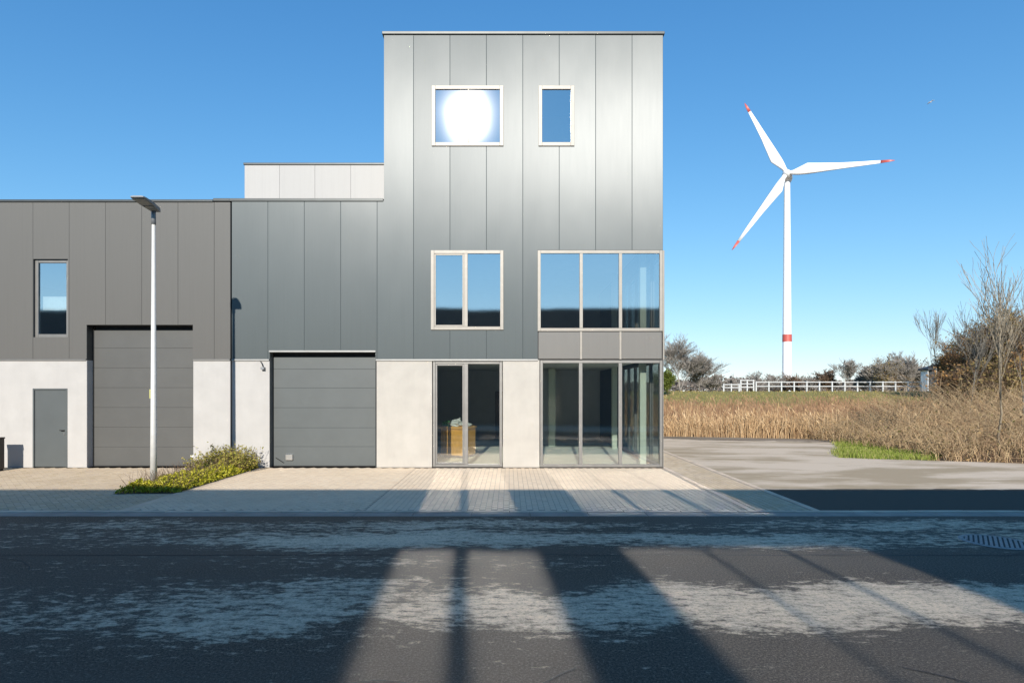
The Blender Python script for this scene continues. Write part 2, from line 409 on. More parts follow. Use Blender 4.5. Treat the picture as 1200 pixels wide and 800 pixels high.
# ------------------------------------------------------------------ mesh helpers
WM = {}
def put(o, parent=None, m=None):
    """link an object at world matrix m under parent, keeping its place"""
    COL.objects.link(o)
    m = m or Matrix.Identity(4)
    o.matrix_basis = m
    WM[o.name] = m
    if parent is not None:
        o.parent = parent
        o.matrix_parent_inverse = WM[parent.name].inverted()
    return o
def empty(name, loc, rz=0.0):
    o = bpy.data.objects.new(name, None)
    o.empty_display_size = .3
    return put(o, None, Matrix.Translation(loc) @ Matrix.Rotation(rz, 4, 'Z'))
def tag(o, label, cat=None, group=None, kind=None):
    if label: o['label'] = label
    if cat: o['category'] = cat
    if group: o['group'] = group
    if kind: o['kind'] = kind
    return o
class MB:
    def __init__(s): s.v = []; s.f = []
    def quad(s, *p):
        n = len(s.v); s.v += [tuple(q) for q in p]; s.f.append(tuple(range(n, n + len(p))))
        return s
    def hexa(s, p):                    # 8 corners: bottom 0-3 counter-clockwise, top 4-7
        n = len(s.v); s.v += [tuple(q) for q in p]
        for f in ((0, 3, 2, 1), (4, 5, 6, 7), (0, 1, 5, 4), (1, 2, 6, 5), (2, 3, 7, 6), (3, 0, 4, 7)):
            s.f.append(tuple(n + k for k in f))
        return s
    def box(s, x0, x1, y0, y1, z0, z1):
        return s.hexa([(x0, y0, z0), (x1, y0, z0), (x1, y1, z0), (x0, y1, z0), (x0, y0, z1), (x1, y0, z1), (x1, y1, z1), (x0, y1, z1)])
    def bbox(s, x0, x1, y0, y1, z0, z1, c=.006):   # box with chamfered edges
        xs = (x0, x1); ys = (y0, y1); zs = (z0, z1)
        n = len(s.v); idx = {}
        for i in (0, 1):
            for j in (0, 1):
                for k in (0, 1):
                    sx = c if i == 0 else -c; sy = c if j == 0 else -c; sz = c if k == 0 else -c
                    idx[i, j, k, 0] = len(s.v); s.v.append((xs[i], ys[j] + sy, zs[k] + sz))
                    idx[i, j, k, 1] = len(s.v); s.v.append((xs[i] + sx, ys[j], zs[k] + sz))
                    idx[i, j, k, 2] = len(s.v); s.v.append((xs[i] + sx, ys[j] + sy, zs[k]))
        cc = ((x0 + x1) / 2, (y0 + y1) / 2, (z0 + z1) / 2)
        def add(ids):
            p = [Vector(s.v[a]) for a in ids]
            nrm = (p[1] - p[0]).cross(p[2] - p[0])
            ctr = sum(p, Vector()) / len(p) - Vector(cc)
            s.f.append(tuple(ids) if nrm.dot(ctr) > 0 else tuple(reversed(ids)))
        for a in (0, 1):
            add([idx[a, 0, 0, 0], idx[a, 1, 0, 0], idx[a, 1, 1, 0], idx[a, 0, 1, 0]])
            add([idx[0, a, 0, 1], idx[1, a, 0, 1], idx[1, a, 1, 1], idx[0, a, 1, 1]])
            add([idx[0, 0, a, 2], idx[1, 0, a, 2], idx[1, 1, a, 2], idx[0, 1, a, 2]])
            for b in (0, 1):
                add([idx[a, b, 0, 0], idx[a, b, 1, 0], idx[a, b, 1, 1], idx[a, b, 0, 1]])
                add([idx[a, 0, b, 0], idx[a, 1, b, 0], idx[a, 1, b, 2], idx[a, 0, b, 2]])
                add([idx[0, a, b, 1], idx[1, a, b, 1], idx[1, a, b, 2], idx[0, a, b, 2]])
                for d in (0, 1):
                    add([idx[a, b, d, 0], idx[a, b, d, 1], idx[a, b, d, 2]])
        return s
    def tube(s, pts, rad, sides=8, caps=True):
        n0 = len(s.v); P = [Vector(p) for p in pts]
        for i, p in enumerate(P):
            t = (P[min(i + 1, len(P) - 1)] - P[max(i - 1, 0)]).normalized()
            a = t.cross(Vector((0, 0, 1)))
            if a.length < .05: a = Vector((1, 0, 0))
            a.normalize(); b = t.cross(a).normalized()
            r = rad[i] if hasattr(rad, '__len__') else rad
            for k in range(sides):
                w = 2 * math.pi * k / sides
                s.v.append(tuple(p + a * math.cos(w) * r + b * math.sin(w) * r))
        for i in range(len(P) - 1):
            for k in range(sides):
                k2 = (k + 1) % sides
                s.f.append((n0 + i * sides + k, n0 + (i + 1) * sides + k, n0 + (i + 1) * sides + k2, n0 + i * sides + k2))
        if caps:
            s.f.append(tuple(n0 + k for k in range(sides)))
            e = n0 + (len(P) - 1) * sides
            s.f.append(tuple(e + k for k in reversed(range(sides))))
        return s
    def obj(s, name, material, parent=None, m=None, smooth=False):
        me = bpy.data.meshes.new(name)
        me.from_pydata(s.v, [], s.f)
        me.materials.append(MATS[material])
        if smooth: me.polygons.foreach_set('use_smooth', [True] * len(me.polygons))
        me.update()
        return put(bpy.data.objects.new(name, me), parent, m)
def npobj(name, verts, faces, material, parent=None, nside=4):
    """many small faces from numpy arrays"""
    me = bpy.data.meshes.new(name)
    nv, nf = len(verts), len(faces)
    me.vertices.add(nv); me.vertices.foreach_set('co', np.asarray(verts, np.float32).ravel())
    me.loops.add(nf * nside); me.loops.foreach_set('vertex_index', np.asarray(faces, np.int32).ravel())
    me.polygons.add(nf)
    me.polygons.foreach_set('loop_start', np.arange(0, nf * nside, nside, dtype=np.int32))
    me.polygons.foreach_set('loop_total', np.full(nf, nside, np.int32))
    me.update(calc_edges=True)
    me.materials.append(MATS[material])
    return put(bpy.data.objects.new(name, me), parent)

def grid_pieces(x0, x1, z0, z1, holes, cham=0.0):
    """the rectangle minus holes as connected pieces of grid cells"""
    xs = {x0, x1}; zs = {z0, z1}
    if cham: xs |= {x0 + cham, x1 - cham}
    for a, b, c, d in holes:
        for q in (a, b):
            if x0 < q < x1: xs.add(q)
        for q in (c, d):
            if z0 < q < z1: zs.add(q)
    xs = sorted(xs); zs = sorted(zs)
    cells = set()
    for i in range(len(xs) - 1):
        for k in range(len(zs) - 1):
            mx, mz = (xs[i] + xs[i + 1]) / 2, (zs[k] + zs[k + 1]) / 2
            if not any(a < mx < b and c < mz < d for a, b, c, d in holes): cells.add((i, k))
    out = []
    left = set(cells)
    while left:
        st = [left.pop()]; comp = set(st)
        while st:
            i, k = st.pop()
            for q in ((i + 1, k), (i - 1, k), (i, k + 1), (i, k - 1)):
                if q in left: left.remove(q); comp.add(q); st.append(q)
        out.append(comp)
    return xs, zs, out
def plate(mb, xs, zs, comp, y0, y1, cham=0.0):
    """a sheet from y0 (front) to y1 with real thickness and reveals"""
    def fy(i): return y0 + cham * .7 if cham and i in (0, len(xs) - 1) else y0
    for i, k in comp:
        a, b, c, d = xs[i], xs[i + 1], zs[k], zs[k + 1]
        ya, yb = fy(i), fy(i + 1)
        mb.quad((a, ya, c), (b, yb, c), (b, yb, d), (a, ya, d))
        mb.quad((b, y1, c), (a, y1, c), (a, y1, d), (b, y1, d))
        if (i - 1, k) not in comp: mb.quad((a, y1, c), (a, ya, c), (a, ya, d), (a, y1, d))
        if (i + 1, k) not in comp: mb.quad((b, yb, c), (b, y1, c), (b, y1, d), (b, yb, d))
        if (i, k - 1) not in comp: mb.quad((a, y1, c), (b, y1, c), (b, yb, c), (a, ya, c))
        if (i, k + 1) not in comp: mb.quad((a, ya, d), (b, yb, d), (b, y1, d), (a, y1, d))
def wall(name, material, parent, x0, x1, z0, z1, y0, y1, holes=(), m=None):
    xs, zs, comps = grid_pieces(x0, x1, z0, z1, holes)
    mb = MB()
    for c in comps: plate(mb, xs, zs, c, y0, y1)
    return mb.obj(name, material, parent, m)
def sheets(parent, edges, z0f, z1f, holes, material, y0, y1, tilt, gap=.003, cham=.007, m=None, rnd=None, name='cladding_panel'):
    for a, b in zip(edges[:-1], edges[1:]):
        xs, zs, comps = grid_pieces(a + gap / 2, b - gap / 2, z0f(a, b), z1f(a, b), holes, cham)
        for c in comps:
            mb = MB(); plate(mb, xs, zs, c, y0, y1, cham)
            o = mb.obj(name, material, parent, m)
            o['sheet_tilt'] = float(tilt((a + b) / 2) + (rnd.uniform(-1, 1) * .018 if rnd else 0))

def window(parent, x0, x1, z0, z1, y, mull=(), fw=.09, fmat='window_alu', depth=.09, m=None, leaf=None, thin=.05):
    """frame (part) > mullion, glass_pane, casement (sub-parts)"""
    fr = MB()
    fr.bbox(x0, x0 + fw, y, y + depth, z0, z1, .005).bbox(x1 - fw, x1, y, y + depth, z0, z1, .005)
    fr.bbox(x0 + fw, x1 - fw, y + .002, y + depth, z0, z0 + fw, .005).bbox(x0 + fw, x1 - fw, y + .002, y + depth, z1 - fw, z1, .005)
    w = fr.obj('window', fmat, parent, m)
    ed = [x0 + fw] + [c for q in mull for c in (q - thin, q + thin)] + [x1 - fw]
    for q in mull:
        MB().bbox(q - thin, q + thin, y + .004, y + depth, z0 + fw, z1 - fw, .005).obj('mullion', fmat, w, m)
    for i in range(0, len(ed), 2):
        a, b, c, d = ed[i], ed[i + 1], z0 + fw, z1 - fw
        if leaf is not None and i // 2 in leaf:
            lw = .045
            q = MB()
            q.bbox(a + .004, a + lw, y + .012, y + depth - .01, c + .004, d - .004, .004).bbox(b - lw, b - .004, y + .012, y + depth - .01, c + .004, d - .004, .004)
            q.bbox(a + lw, b - lw, y + .014, y + depth - .01, c + .004, c + lw, .004).bbox(a + lw, b - lw, y + .014, y + depth - .01, d - lw, d - .004, .004)
            q.obj('casement', fmat, w, m)
            a += lw; b -= lw; c += lw; d -= lw
        gp = MB().box(a, b, y + .035, y + .047, c, d).obj('glass_pane', 'shopfront_glass' if z0 < .1 else 'glass', w, m)
        gp.data.materials.append(MATS['glass_inner'])
        for pg in gp.data.polygons: pg.material_index = 0 if pg.normal.y < -.5 else 1
    return w

rnd = random.Random(7)
nrg = np.random.default_rng(11)

# ================================================================== GROUND
def prof(y):
    pts = [(-800, 0), (20, 0), (24, .25), (30, .85), (38, 1.6), (44, 2.1), (72, 2.1), (110, .2), (5000, .2)]
    for (a, za), (b, zb) in zip(pts[:-1], pts[1:]):
        if a <= y <= b:
            t = (y - a) / (b - a); t = t * t * (3 - 2 * t)
            return za + (zb - za) * t
    return 0.2
ys = [-800, -200, -60, -17, 0, 12, 18, 20, 22, 24, 26, 28, 30, 32, 34, 36, 38, 40, 42, 44, 50, 60, 72, 80, 90, 100, 110, 200, 500, 1200, 3500]
xs_ = [-3000, -600, -150, -60, -30, 0, 15, 30, 45, 60, 80, 120, 250, 700, 3000]
mb = MB()
for x in xs_:
    for y in ys: mb.v.append((x, y, prof(y) - .05))
ny = len(ys)
for i in range(len(xs_) - 1):
    for k in range(ny - 1):
        mb.f.append((i * ny + k, (i + 1) * ny + k, (i + 1) * ny + k + 1, i * ny + k + 1))
tag(mb.obj('ground', 'ground_earth', smooth=True), None, kind='structure')

KY = -5.73                                   # street-side edge of the pavement
road = MB().quad((-90, -14.2, 0), (90, -14.2, 0), (90, KY - .32, 0), (-90, KY - .32, 0)).obj('road', 'asphalt_road')
tag(road, None, kind='structure')
# tarmac joints: narrow sealed strips
def ribbon(pts, w, z=.003):
    q = MB()
    for (a, b) in zip(pts[:-1], pts[1:]):
        d = Vector((b[0] - a[0], b[1] - a[1], 0)).normalized(); n = Vector((-d.y, d.x, 0)) * w / 2
        q.quad((a[0] - n.x, a[1] - n.y, z), (b[0] - n.x, b[1] - n.y, z), (b[0] + n.x, b[1] + n.y, z), (a[0] + n.x, a[1] + n.y, z))
    return q
jy = G(900, 650)[1]
ribbon([(x * .5, jy + .012 * math.sin(x * 1.7) + rnd.uniform(-.01, .01)) for x in range(-44, 60)], .022).obj('tarmac_joint', 'tar', road)

for sx, sy, ang_, n_ in ((-9.5, -8.9, .12, 26), (3.0, -11.3, -.2, 22), (6.2, -8.4, .55, 18), (-2.2, -12.4, .05, 20)):
    pts_ = [(sx, sy)]
    for _ in range(n_):
        ang_ += rnd.uniform(-.35, .35); ang_ *= .9
        pts_.append((pts_[-1][0] + .16 * math.cos(ang_), pts_[-1][1] + .16 * math.sin(ang_)))
    ribbon(pts_, .012, .004).obj('tarmac_crack', 'tar', road)
# side street to the right of the corner building, turning away behind it
GC1, GC2, GC3 = (10.45, 2.4), (14.3, 9.1), (15.2, 0.9)
side = MB()
side.v = [(5.5, KY, 0), (60, KY, 0), (60, -3.2, 0), (15.2, .9, 0), (10.45, 2.4, 0), (14.3, 9.3, 0), (7.3, 10.9, 0), (4.0, 11.6, 0), (-20, 14.5, 0), (-20, 8.6, 0), (5.5, 8.6, 0)]
side.f = [(0, 1, 2, 3, 4, 5, 6, 7, 8, 9, 10)]
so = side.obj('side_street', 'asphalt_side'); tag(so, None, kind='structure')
pv = MB().box(-24, 4.3, KY + .13, .0, -.04, -.0040).box(4.3, 5.38, KY + .13, 8.6, -.04, -.0045).obj('pavement', 'paver_joint')
tag(pv, None, kind='structure')
op = MB().box(-90, 90, -17.95, -14.2, -.04, .06).obj('far_pavement', 'kerb_concrete'); tag(op, None, kind='structure')

def blocks(name, test, bx, material, pattern, parent):
    """concrete block paving, every block a real piece"""
    a, b, g = .212, .106, .006
    x0, x1, y0, y1 = bx
    C = []                                   # centre x, y, half x, half y, angle
    if pattern == 'bond':
        n = int((x1 - x0) / b)
        for i in range(n):
            y = y0 + (a / 2 if i % 2 else 0)
            while y < y1:
                C.append((x0 + (i + .5) * b, y, (b - g) / 2, (a - g) / 2, 0)); y += a
    else:                                    # 45 degree herringbone
        cx_, cy_ = (x0 + x1) / 2, (y0 + y1) / 2
        rr = max(x1 - x0, y1 - y0) * .75
        n = int(rr / b) + 4
        for i in range(-n, n):
            for j in range(-n, n):
                kq = (i - j) % 4
                ca = math.cos(R(45)); sa = ca
                if kq == 0: u, v, hx, hy = (i + 1) * b, (j + .5) * b, (a - g) / 2, (b - g) / 2
                elif kq == 2: u, v, hx, hy = (i + .5) * b, (j + 0) * b, (b - g) / 2, (a - g) / 2
                else: continue
                x, y = cx_ + u * ca - v * sa, cy_ + u * sa + v * ca
                if x0 < x < x1 and y0 < y < y1: C.append((x, y, hx, hy, R(45)))
    C = [c for c in C if test(c[0], c[1])]
    A = np.array(C); n = len(A)
    sx = np.array([-1, 1, 1, -1, -1, 1, 1, -1]); sy = np.array([-1, -1, 1, 1, -1, -1, 1, 1])
    V = np.zeros((n, 8, 3))
    ch = np.array([0, 0, 0, 0, .0015, .0015, .0015, .0015])
    lx = sx * (A[:, 2:3] - ch); ly = sy * (A[:, 3:4] - ch)
    co, si = np.cos(A[:, 4:5]), np.sin(A[:, 4:5])
    V[:, :, 0] = A[:, 0:1] + lx * co - ly * si
    V[:, :, 1] = A[:, 1:2] + lx * si + ly * co
    top = np.clip(nrg.normal(0, .0006, (n, 1)) + nrg.normal(0, .0003, (n, 8)), -.0018, .0018)
    V[:, :, 2] = np.where(np.arange(8) < 4, -.012, top)
    fq = np.array([(4, 5, 6, 7), (0, 1, 5, 4), (1, 2, 6, 5), (2, 3, 7, 6), (3, 0, 4, 7)])
    Fc = (np.arange(n)[:, None, None] * 8 + fq[None]).reshape(-1, 4)
    o = npobj(name, V.reshape(-1, 3), Fc, material, parent)
    o.data.shade_flat()
    o['kind'] = 'stuff'
    return o
BEDX0, BEDX1 = -8.1, -6.95
def in_bed(x, y): return BEDX0 - .05 < x < BEDX1 + .1 and y > -3.95 + (x - BEDX0) * .15
blocks('paving_blocks', lambda x, y: True, (-2.55, 4.22, KY + .22, -.02), 'paver_grey', 'bond', pv)
blocks('paving_blocks', lambda x, y: True, (-6.74, -2.55, KY + .2, -.02), 'paver_drive', 'herring', pv)
blocks('paving_blocks', lambda x, y: not in_bed(x, y), (-18.5, -6.92, KY + .2, -.02), 'paver_brown', 'herring', pv)
blocks('paving_blocks', lambda x, y: True, (4.37, 5.36, KY + .22, 8.5), 'paver_brown', 'bond', pv)

# kerb stones, flush edging bands and the gutter strip
kb = empty('kerb', (0, KY, 0)); tag(kb, None, kind='structure')
proto = None
for i in range(-17, 22):
    if proto is None:
        proto = MB().bbox(0.004, .996, -.06, .06, -.06, .012, .008)
        o = proto.obj('kerb_stone', 'kerb_concrete', kb, Matrix.Translation((i, KY + .06, 0))); pd = o.data
    else:
        o = put(bpy.data.objects.new('kerb_stone', pd), kb, Matrix.Translation((i, KY + .06, rnd.uniform(-.004, .002))))
proto = None
for i in range(-17, 22):
    mt = Matrix.Translation((i + .35, KY - .162, 0))
    if proto is None:
        proto = MB().bbox(.003, .997, -.157, .157, -.05, .004, .006)
        o = proto.obj('gutter_slab', 'gutter_concrete', kb, mt); pd = o.data
    else:
        put(bpy.data.objects.new('gutter_slab', pd), kb, mt)
def edging(x, y0, y1, w):
    n = max(1, int((y1 - y0)))
    for i in range(n):
        MB().bbox(x, x + w, y0 + i * (y1 - y0) / n + .004, y0 + (i + 1) * (y1 - y0) / n - .004, -.05, .004, .005).obj('edging_stone', 'kerb_concrete', pv)
edging(4.225, KY + .13, 8.6, .13)
edging(5.38, KY + .13, 8.6, .12)
edging(-6.92, KY + .13, -.02, .17)

# manhole cover in the road
mx, my = G(1167, 634.5)
mh = empty('manhole_cover', (mx, my, 0)); tag(mh, 'round grey cast iron manhole cover with ribbed grating in the road', 'manhole cover')
q = MB()
for k in range(32):
    a0, a1 = 2 * math.pi * k / 32, 2 * math.pi * (k + 1) / 32
    for r0, r1, z0, z1 in ((.42, .36, .004, .012), (.36, .355, .012, .006)):
        q.quad((mx + r0 * math.cos(a0), my + r0 * math.sin(a0), z0), (mx + r0 * math.cos(a1), my + r0 * math.sin(a1), z0), (mx + r1 * math.cos(a1), my + r1 * math.sin(a1), z1), (mx + r1 * math.cos(a0), my + r1 * math.sin(a0), z1))
q.obj('ring', 'cast_iron', mh)
q = MB(); q.quad(*[(mx + .356 * math.cos(2 * math.pi * k / 24), my + .356 * math.sin(2 * math.pi * k / 24), .003) for k in range(24)]); q.obj('lid', 'tar', mh)
for k in range(-6, 7):
    d = k * .054; hl = math.sqrt(max(0, .35 ** 2 - d * d)); ca, sa = math.cos(.9), math.sin(.9)
    c = Vector((mx - sa * d, my + ca * d, 0)); u = Vector((ca, sa, 0)) * hl; n = Vector((-sa, ca, 0)) * .016
    q = MB(); q.hexa([c - u - n, c + u - n, c + u + n, c - u + n] + [p + Vector((0, 0, .011)) for p in (c - u - n, c + u - n, c + u + n, c - u + n)])
    q.obj('grating_bar', 'cast_iron', mh)

# ================================================================== CORNER BUILDING
WX0, TX0, TX1 = X(271.5), X(450), X(777)
WTOP, TTOP = Z(235), Z(41)
PL = Z(420.5)                                  # bottom of the metal cladding
cb = empty('corner_building', ((WX0 + TX1) / 2, 7, 0))
tag(cb, 'tall silver metal clad corner building with square tower, big corner windows and grey garage door', 'building')
GA = (X(316), X(440), 0, Z(411.5))             # garage opening
W1 = (X(507), X(588.5), 0, Z(423))             # ground floor window
W2 = (X(505), X(590), Z(386.5), Z(293.5))
W3 = (X(506), X(590), Z(171.5), Z(101))
W4 = (X(631), X(673), Z(171.5), Z(101))
C1 = (X(630), X(777.2), 0, Z(293))             # corner glazing, both floors and spandrel
tilt_cache = {}
def tower_tilt(x):
    t = (x - X(441)) / (TX1 - X(441))
    return -.05 - .11 * max(0, t) ** 1.3
ed = [X(271.2 + 42.68 * k) for k in range(12)] + [TX1]
ed[0] = WX0
holes = [GA, (W1[0], W1[1], 0, PL - .01), W2, W3, W4, C1]
trim_z = PL
sheets(cb, ed[:5], lambda a, b: PL if b < GA[0] + .1 else PL, lambda a, b: WTOP, holes, 'silver_cladding', 0, .05, lambda x: .0, rnd=rnd)
# the column that steps from wing to tower
sheets(cb, [ed[4], ed[5]], lambda a, b: PL, lambda a, b: TTOP, holes + [(ed[4] - .1, TX0, WTOP, 99)], 'silver_cladding', 0, .05, lambda x: .0, rnd=rnd)
sheets(cb, ed[5:], lambda a, b: PL, lambda a, b: TTOP, holes, 'silver_cladding', 0, .05, tower_tilt, rnd=rnd)
# carcass behind the sheets
wall('front_wall', 'backing_dark', cb, WX0 + .01, TX0, .0, WTOP - .06, .06, .28, [GA, (X(441), 99, 0, PL - .02), (-99, X(316), 0, PL - .02)])
wall('front_wall', 'backing_dark', cb, TX0 + .002, TX1 - .06, .0, TTOP - .06, .062, .28, [(W1[0], W1[1], 0, W1[3]), W2, W3, W4, C1, (-99, W1[0], 0, PL - .02), (W1[1], X(632), 0, PL - .02)])
# concrete plinth panels
def plinth(parent, a, b, mt, top, y0=.006):
    MB().bbox(a + .006, b - .006, y0, .28, 0.012, top, .006).obj('concrete_panel', mt, parent)
plinth(cb, WX0 + .004, X(316), 'concrete_white', PL - .03)
plinth(cb, X(441), X(506.5), 'concrete_beige', PL - .03)
plinth(cb, X(589), X(632.5), 'concrete_beige', PL - .03)
# drip trims and copings
def trim(parent, a, b, z, h=.05, y=-.025, mt='trim_alu', name='drip_trim', y1=.05):
    MB().bbox(a, b, y, y1, z - h, z, .004).obj(name, mt, parent)
trim(cb, WX0 + .01, X(316) - .01, PL - .003); trim(cb, X(440.5), X(631) - .015, PL - .003, y1=.045); trim(cb, X(315.5), X(440.4), Z(410.5), .05, -.03, 'trim_alu', y1=.08)
trim(cb, WX0 - .35, TX0 - .02, Z(232.8), .075, -.03, 'coping_dark', 'coping', .5)
MB().bbox(TX0 - .05, TX1 + .04, -.04, 14.04, TTOP, TTOP + .08, .01).obj('coping', 'coping_dark', cb)
# roof of the wing, tower shell
MB().box(WX0 + .01, TX0, .3, 14, WTOP - .3, WTOP - .08).obj('roof', 'coping_dark', cb)
MB().box(TX0 + .06, TX1 - .06, .3, 13.9, TTOP - .3, TTOP - .02).obj('roof', 'coping_dark', cb)
MB().box(WX0 + .01, TX1 - .06, 13.8, 14, 0.0, WTOP - .32).obj('rear_wall', 'backing_dark', cb)
MB().box(TX0 + .002, TX1 - .06, 13.75, 13.9, WTOP - .3, TTOP - .31).obj('rear_wall', 'backing_dark', cb)
MB().box(WX0 + .02, WX0 + .2, .3, 13.8, 0, WTOP - .31).obj('side_wall', 'backing_dark', cb)
SIDE_M = Matrix.Translation((TX1, 0, 0)) @ Matrix.Rotation(R(90), 4, 'Z')      # local x runs back, local -y faces right
wall('side_wall', 'backing_dark', cb, .3, 13.8, 0, TTOP - .32, .06, .26, [(.0, 5.3, 0.0, Z(293))], SIDE_M)
sheets(cb, [.02] + [1.0 * k + .3 for k in range(1, 14)] + [14.0], lambda a, b: 0.05, lambda a, b: TTOP, [(-.1, 5.3, 0, Z(293))], 'silver_cladding', 0, .05, lambda x: 0., m=SIDE_M, rnd=rnd)
SIDE_L = Matrix.Translation((TX0, 0, 0)) @ Matrix.Rotation(R(-90), 4, 'Z')     # tower flank above the wing: local x runs forward
sheets(cb, [-14.0] + [-13.0 + k for k in range(0, 13)] + [-.03], lambda a, b: WTOP - .05, lambda a, b: TTOP, [], 'silver_cladding', 0, .05, lambda x: 0., m=SIDE_L, rnd=rnd)
# windows
window(cb, *W3[:2], W3[2], W3[3], -.035, [X(549)], .1, 'window_alu', thin=.022)
window(cb, *W4[:2], W4[2], W4[3], -.035, [], .1, 'window_alu')
window(cb, *W2[:2], W2[2], W2[3], -.035, [X(546)], .09, 'window_alu', thin=.05, leaf=(0,))
window(cb, *W1[:2], 0.02, W1[3], .03, [X(546)], .075, 'frame_grey', thin=.055, leaf=(0,))
window(cb, X(630), X(776.4), Z(388), Z(293.5), -.03, [X(681), X(727)], .085, 'window_alu', thin=.045)
window(cb, X(633), X(776.4), 0.02, Z(422), .0, [X(680.5), X(727)], .075, 'frame_grey', thin=.05)
sp_ = MB().box(X(630) + .002, X(776.3), .02, .2, Z(422) + .002, Z(388) - .002).obj('spandrel', 'backing_dark', cb)
for a, b in ((630.5, 680.3), (681.2, 726.4), (727.4, 776)):
    o = MB().bbox(X(a) + .012, X(b) - .012, -.022, .018, Z(420.6), Z(388.8), .012).obj('spandrel_panel', 'spandrel_metal', sp_)
    o['sheet_tilt'] = .03
for px in (680.8, 726.9):
    MB().bbox(X(px) - .03, X(px) + .03, -.028, .019, Z(421), Z(388.4), .006).obj('cover_strip', 'window_alu', sp_)
# glazed flank: five bays on both floors
bays = [.14 + 1.03 * k for k in range(6)]
window(cb, .1, 5.29, Z(388), Z(293.5), -.03, bays[1:5], .085, 'window_alu', m=SIDE_M, thin=.045)
window(cb, .1, 5.29, 0.02, Z(422), .0, bays[1:5], .075, 'frame_grey', m=SIDE_M, thin=.05)
MB().bbox(.102, 5.28, .0, .2, Z(422) + .002, Z(388) - .002, .006).obj('spandrel', 'silver_cladding', cb, SIDE_M)
# corner posts
MB().bbox(X(776.5), TX1 + .012, -.02, .095, 0.01, Z(422), .006).obj('corner_post', 'frame_grey', cb)
MB().bbox(X(776.5), TX1 + .032, -.032, .095, Z(422) + .002, Z(293.5), .006).obj('corner_post', 'window_alu', cb)
# rooms behind the glass
MB().box(X(450), TX1 - .27, .29, 9.2, 0.0, .015).obj('room_floor', 'inner_floor', cb)
MB().box(X(450), TX1 - .27, .29, 9.2, 2.99, 3.25).obj('room_ceiling', 'inner_ceiling', cb)
MB().box(X(450), TX1 - .27, 9.2, 9.35, 0, 6.6).obj('room_wall', 'inner_wall', cb)
MB().box(X(450) - .15, X(450), .3, 9.35, 0, 6.6).obj('room_wall', 'inner_wall', cb)
MB().box(X(450), TX1 - .27, .29, 9.2, 6.35, 6.6).obj('room_ceiling', 'inner_ceiling', cb)
MB().box(X(608), X(611.5), 3.6, 9.2, .016, 2.98).obj('partition', 'inner_dark', cb)
MB().box(X(612), X(660), 6.2, 6.32, .016, 2.98).obj('partition', 'inner_dark', cb)
MB().box(X(450), TX1 - .27, 4.0, 4.15, 6.61, TTOP - .33).obj('room_wall', 'inner_wall', cb)
for (px, py, yy) in ((763, 545, .62), (757, 0, 5.0)):
    x = (px - CX) / F * (yy + D)
    x = min(x, TX1 - .42)
    MB().bbox(x - .09, x + .09, yy - .09, yy + .09, .016, 2.985, .01).obj('column', 'inner_post', cb)
    MB().bbox(x - .09, x + .09, yy - .09, yy + .09, 3.255, 6.345, .01).obj('column', 'inner_post', cb)
MB().bbox(X(660), X(671), 5.9, 6.1, .016, 2.98, .01).obj('column', 'inner_post', cb)
dr = MB().bbox(-.62, .12, 9.1, 9.195, .016, 2.1, .01).obj('inner_door', 'door_wood', cb)
# garage door: six sections in a recess
def sectional(parent, x0, x1, z1, lines, y, mt, hx=None):
    zs = [0.03] + lines + [z1]
    for a, b in zip(zs[:-1], zs[1:]):
        MB().bbox(x0, x1, y, y + .05, a + .0005, b - .0005, .006).obj('door_panel', mt, parent)
GDY = .22
gd = MB().box(GA[0] + .005, GA[1] - .005, GDY + .06, GDY + .1, 0.0, GA[3] + .1).obj('garage_door', 'backing_dark', cb)
sectional(gd, GA[0] + .02, GA[1] - .005, Z(418) , [Z(524), Z(501.6), Z(477.8), Z(454.4), Z(432)], GDY, 'door_grey')
MB().box(GA[0] + .004, GA[0] + .018, GDY - .012, GDY + .055, .01, Z(412)).obj('rubber_seal', 'rubber', gd)
MB().box(GA[0] + .02, GA[1] - .006, GDY - .004, GDY + .05, .004, .03).obj('rubber_seal', 'rubber', gd)
MB().box(GA[0] + .001, GA[0] + .004, .012, GDY + .1, .012, GA[3] - .01).obj('jamb', 'door_grey', gd)
MB().box(GA[1] - .004, GA[1] - .001, .012, GDY + .1, .012, GA[3] - .01).obj('jamb', 'door_grey', gd)
MB().bbox(X(331.5), X(340), GDY - .05, GDY - .001, Z(540), Z(533), .008).obj('door_handle', 'steel', gd)
MB().tube([(X(319.5), GDY - .01, Z(537)), (X(324), GDY - .03, Z(539.5)), (X(329), GDY - .02, Z(543))], .012, 5).obj('pull_rope', 'rubber', gd)
MB().bbox(X(307), X(311), -.10, .0, Z(433), Z(430), .006).obj('wall_sensor', 'lamp_grey', cb)
MB().tube([(X(309), -.03, Z(430)), (X(308), -.06, Z(426)), (X(306), -.05, Z(423))], .012, 5).obj('sensor_bracket', 'rubber', cb)

# roof box standing back on the wing
rb = empty('roof_box', (-5.5, 6, WTOP))
tag(rb, 'pale metal clad box on the flat roof beside the silver tower', 'roof box')
RY = 3.0
k_ = (RY + D) / D
def XR(px): return (px - CX) / F * (RY + D)
ztop = AT(300, 193.5, RY).z
e2 = [XR(p) for p in (286.5, 327.5, 369, 411, 452.5)]
e2 = e2 + [TX0 - .02] if e2[-1] < TX0 - .06 else e2[:-1] + [TX0 - .01]
mrb = Matrix.Translation((0, RY, 0))
sheets(rb, e2, lambda a, b: WTOP - .07, lambda a, b: ztop, [], 'roof_box_cladding', 0, .05, lambda x: .02, m=mrb, rnd=rnd, name='box_panel')
MB().box(e2[0] + .03, e2[-1], RY + .06, RY + 5, WTOP - .07, ztop - .02).obj('box_core', 'roof_box_cladding', rb)
MB().bbox(e2[0] - .03, e2[-1], RY - .03, RY + 5.03, ztop, ztop + .07, .01).obj('coping', 'coping_dark', rb)

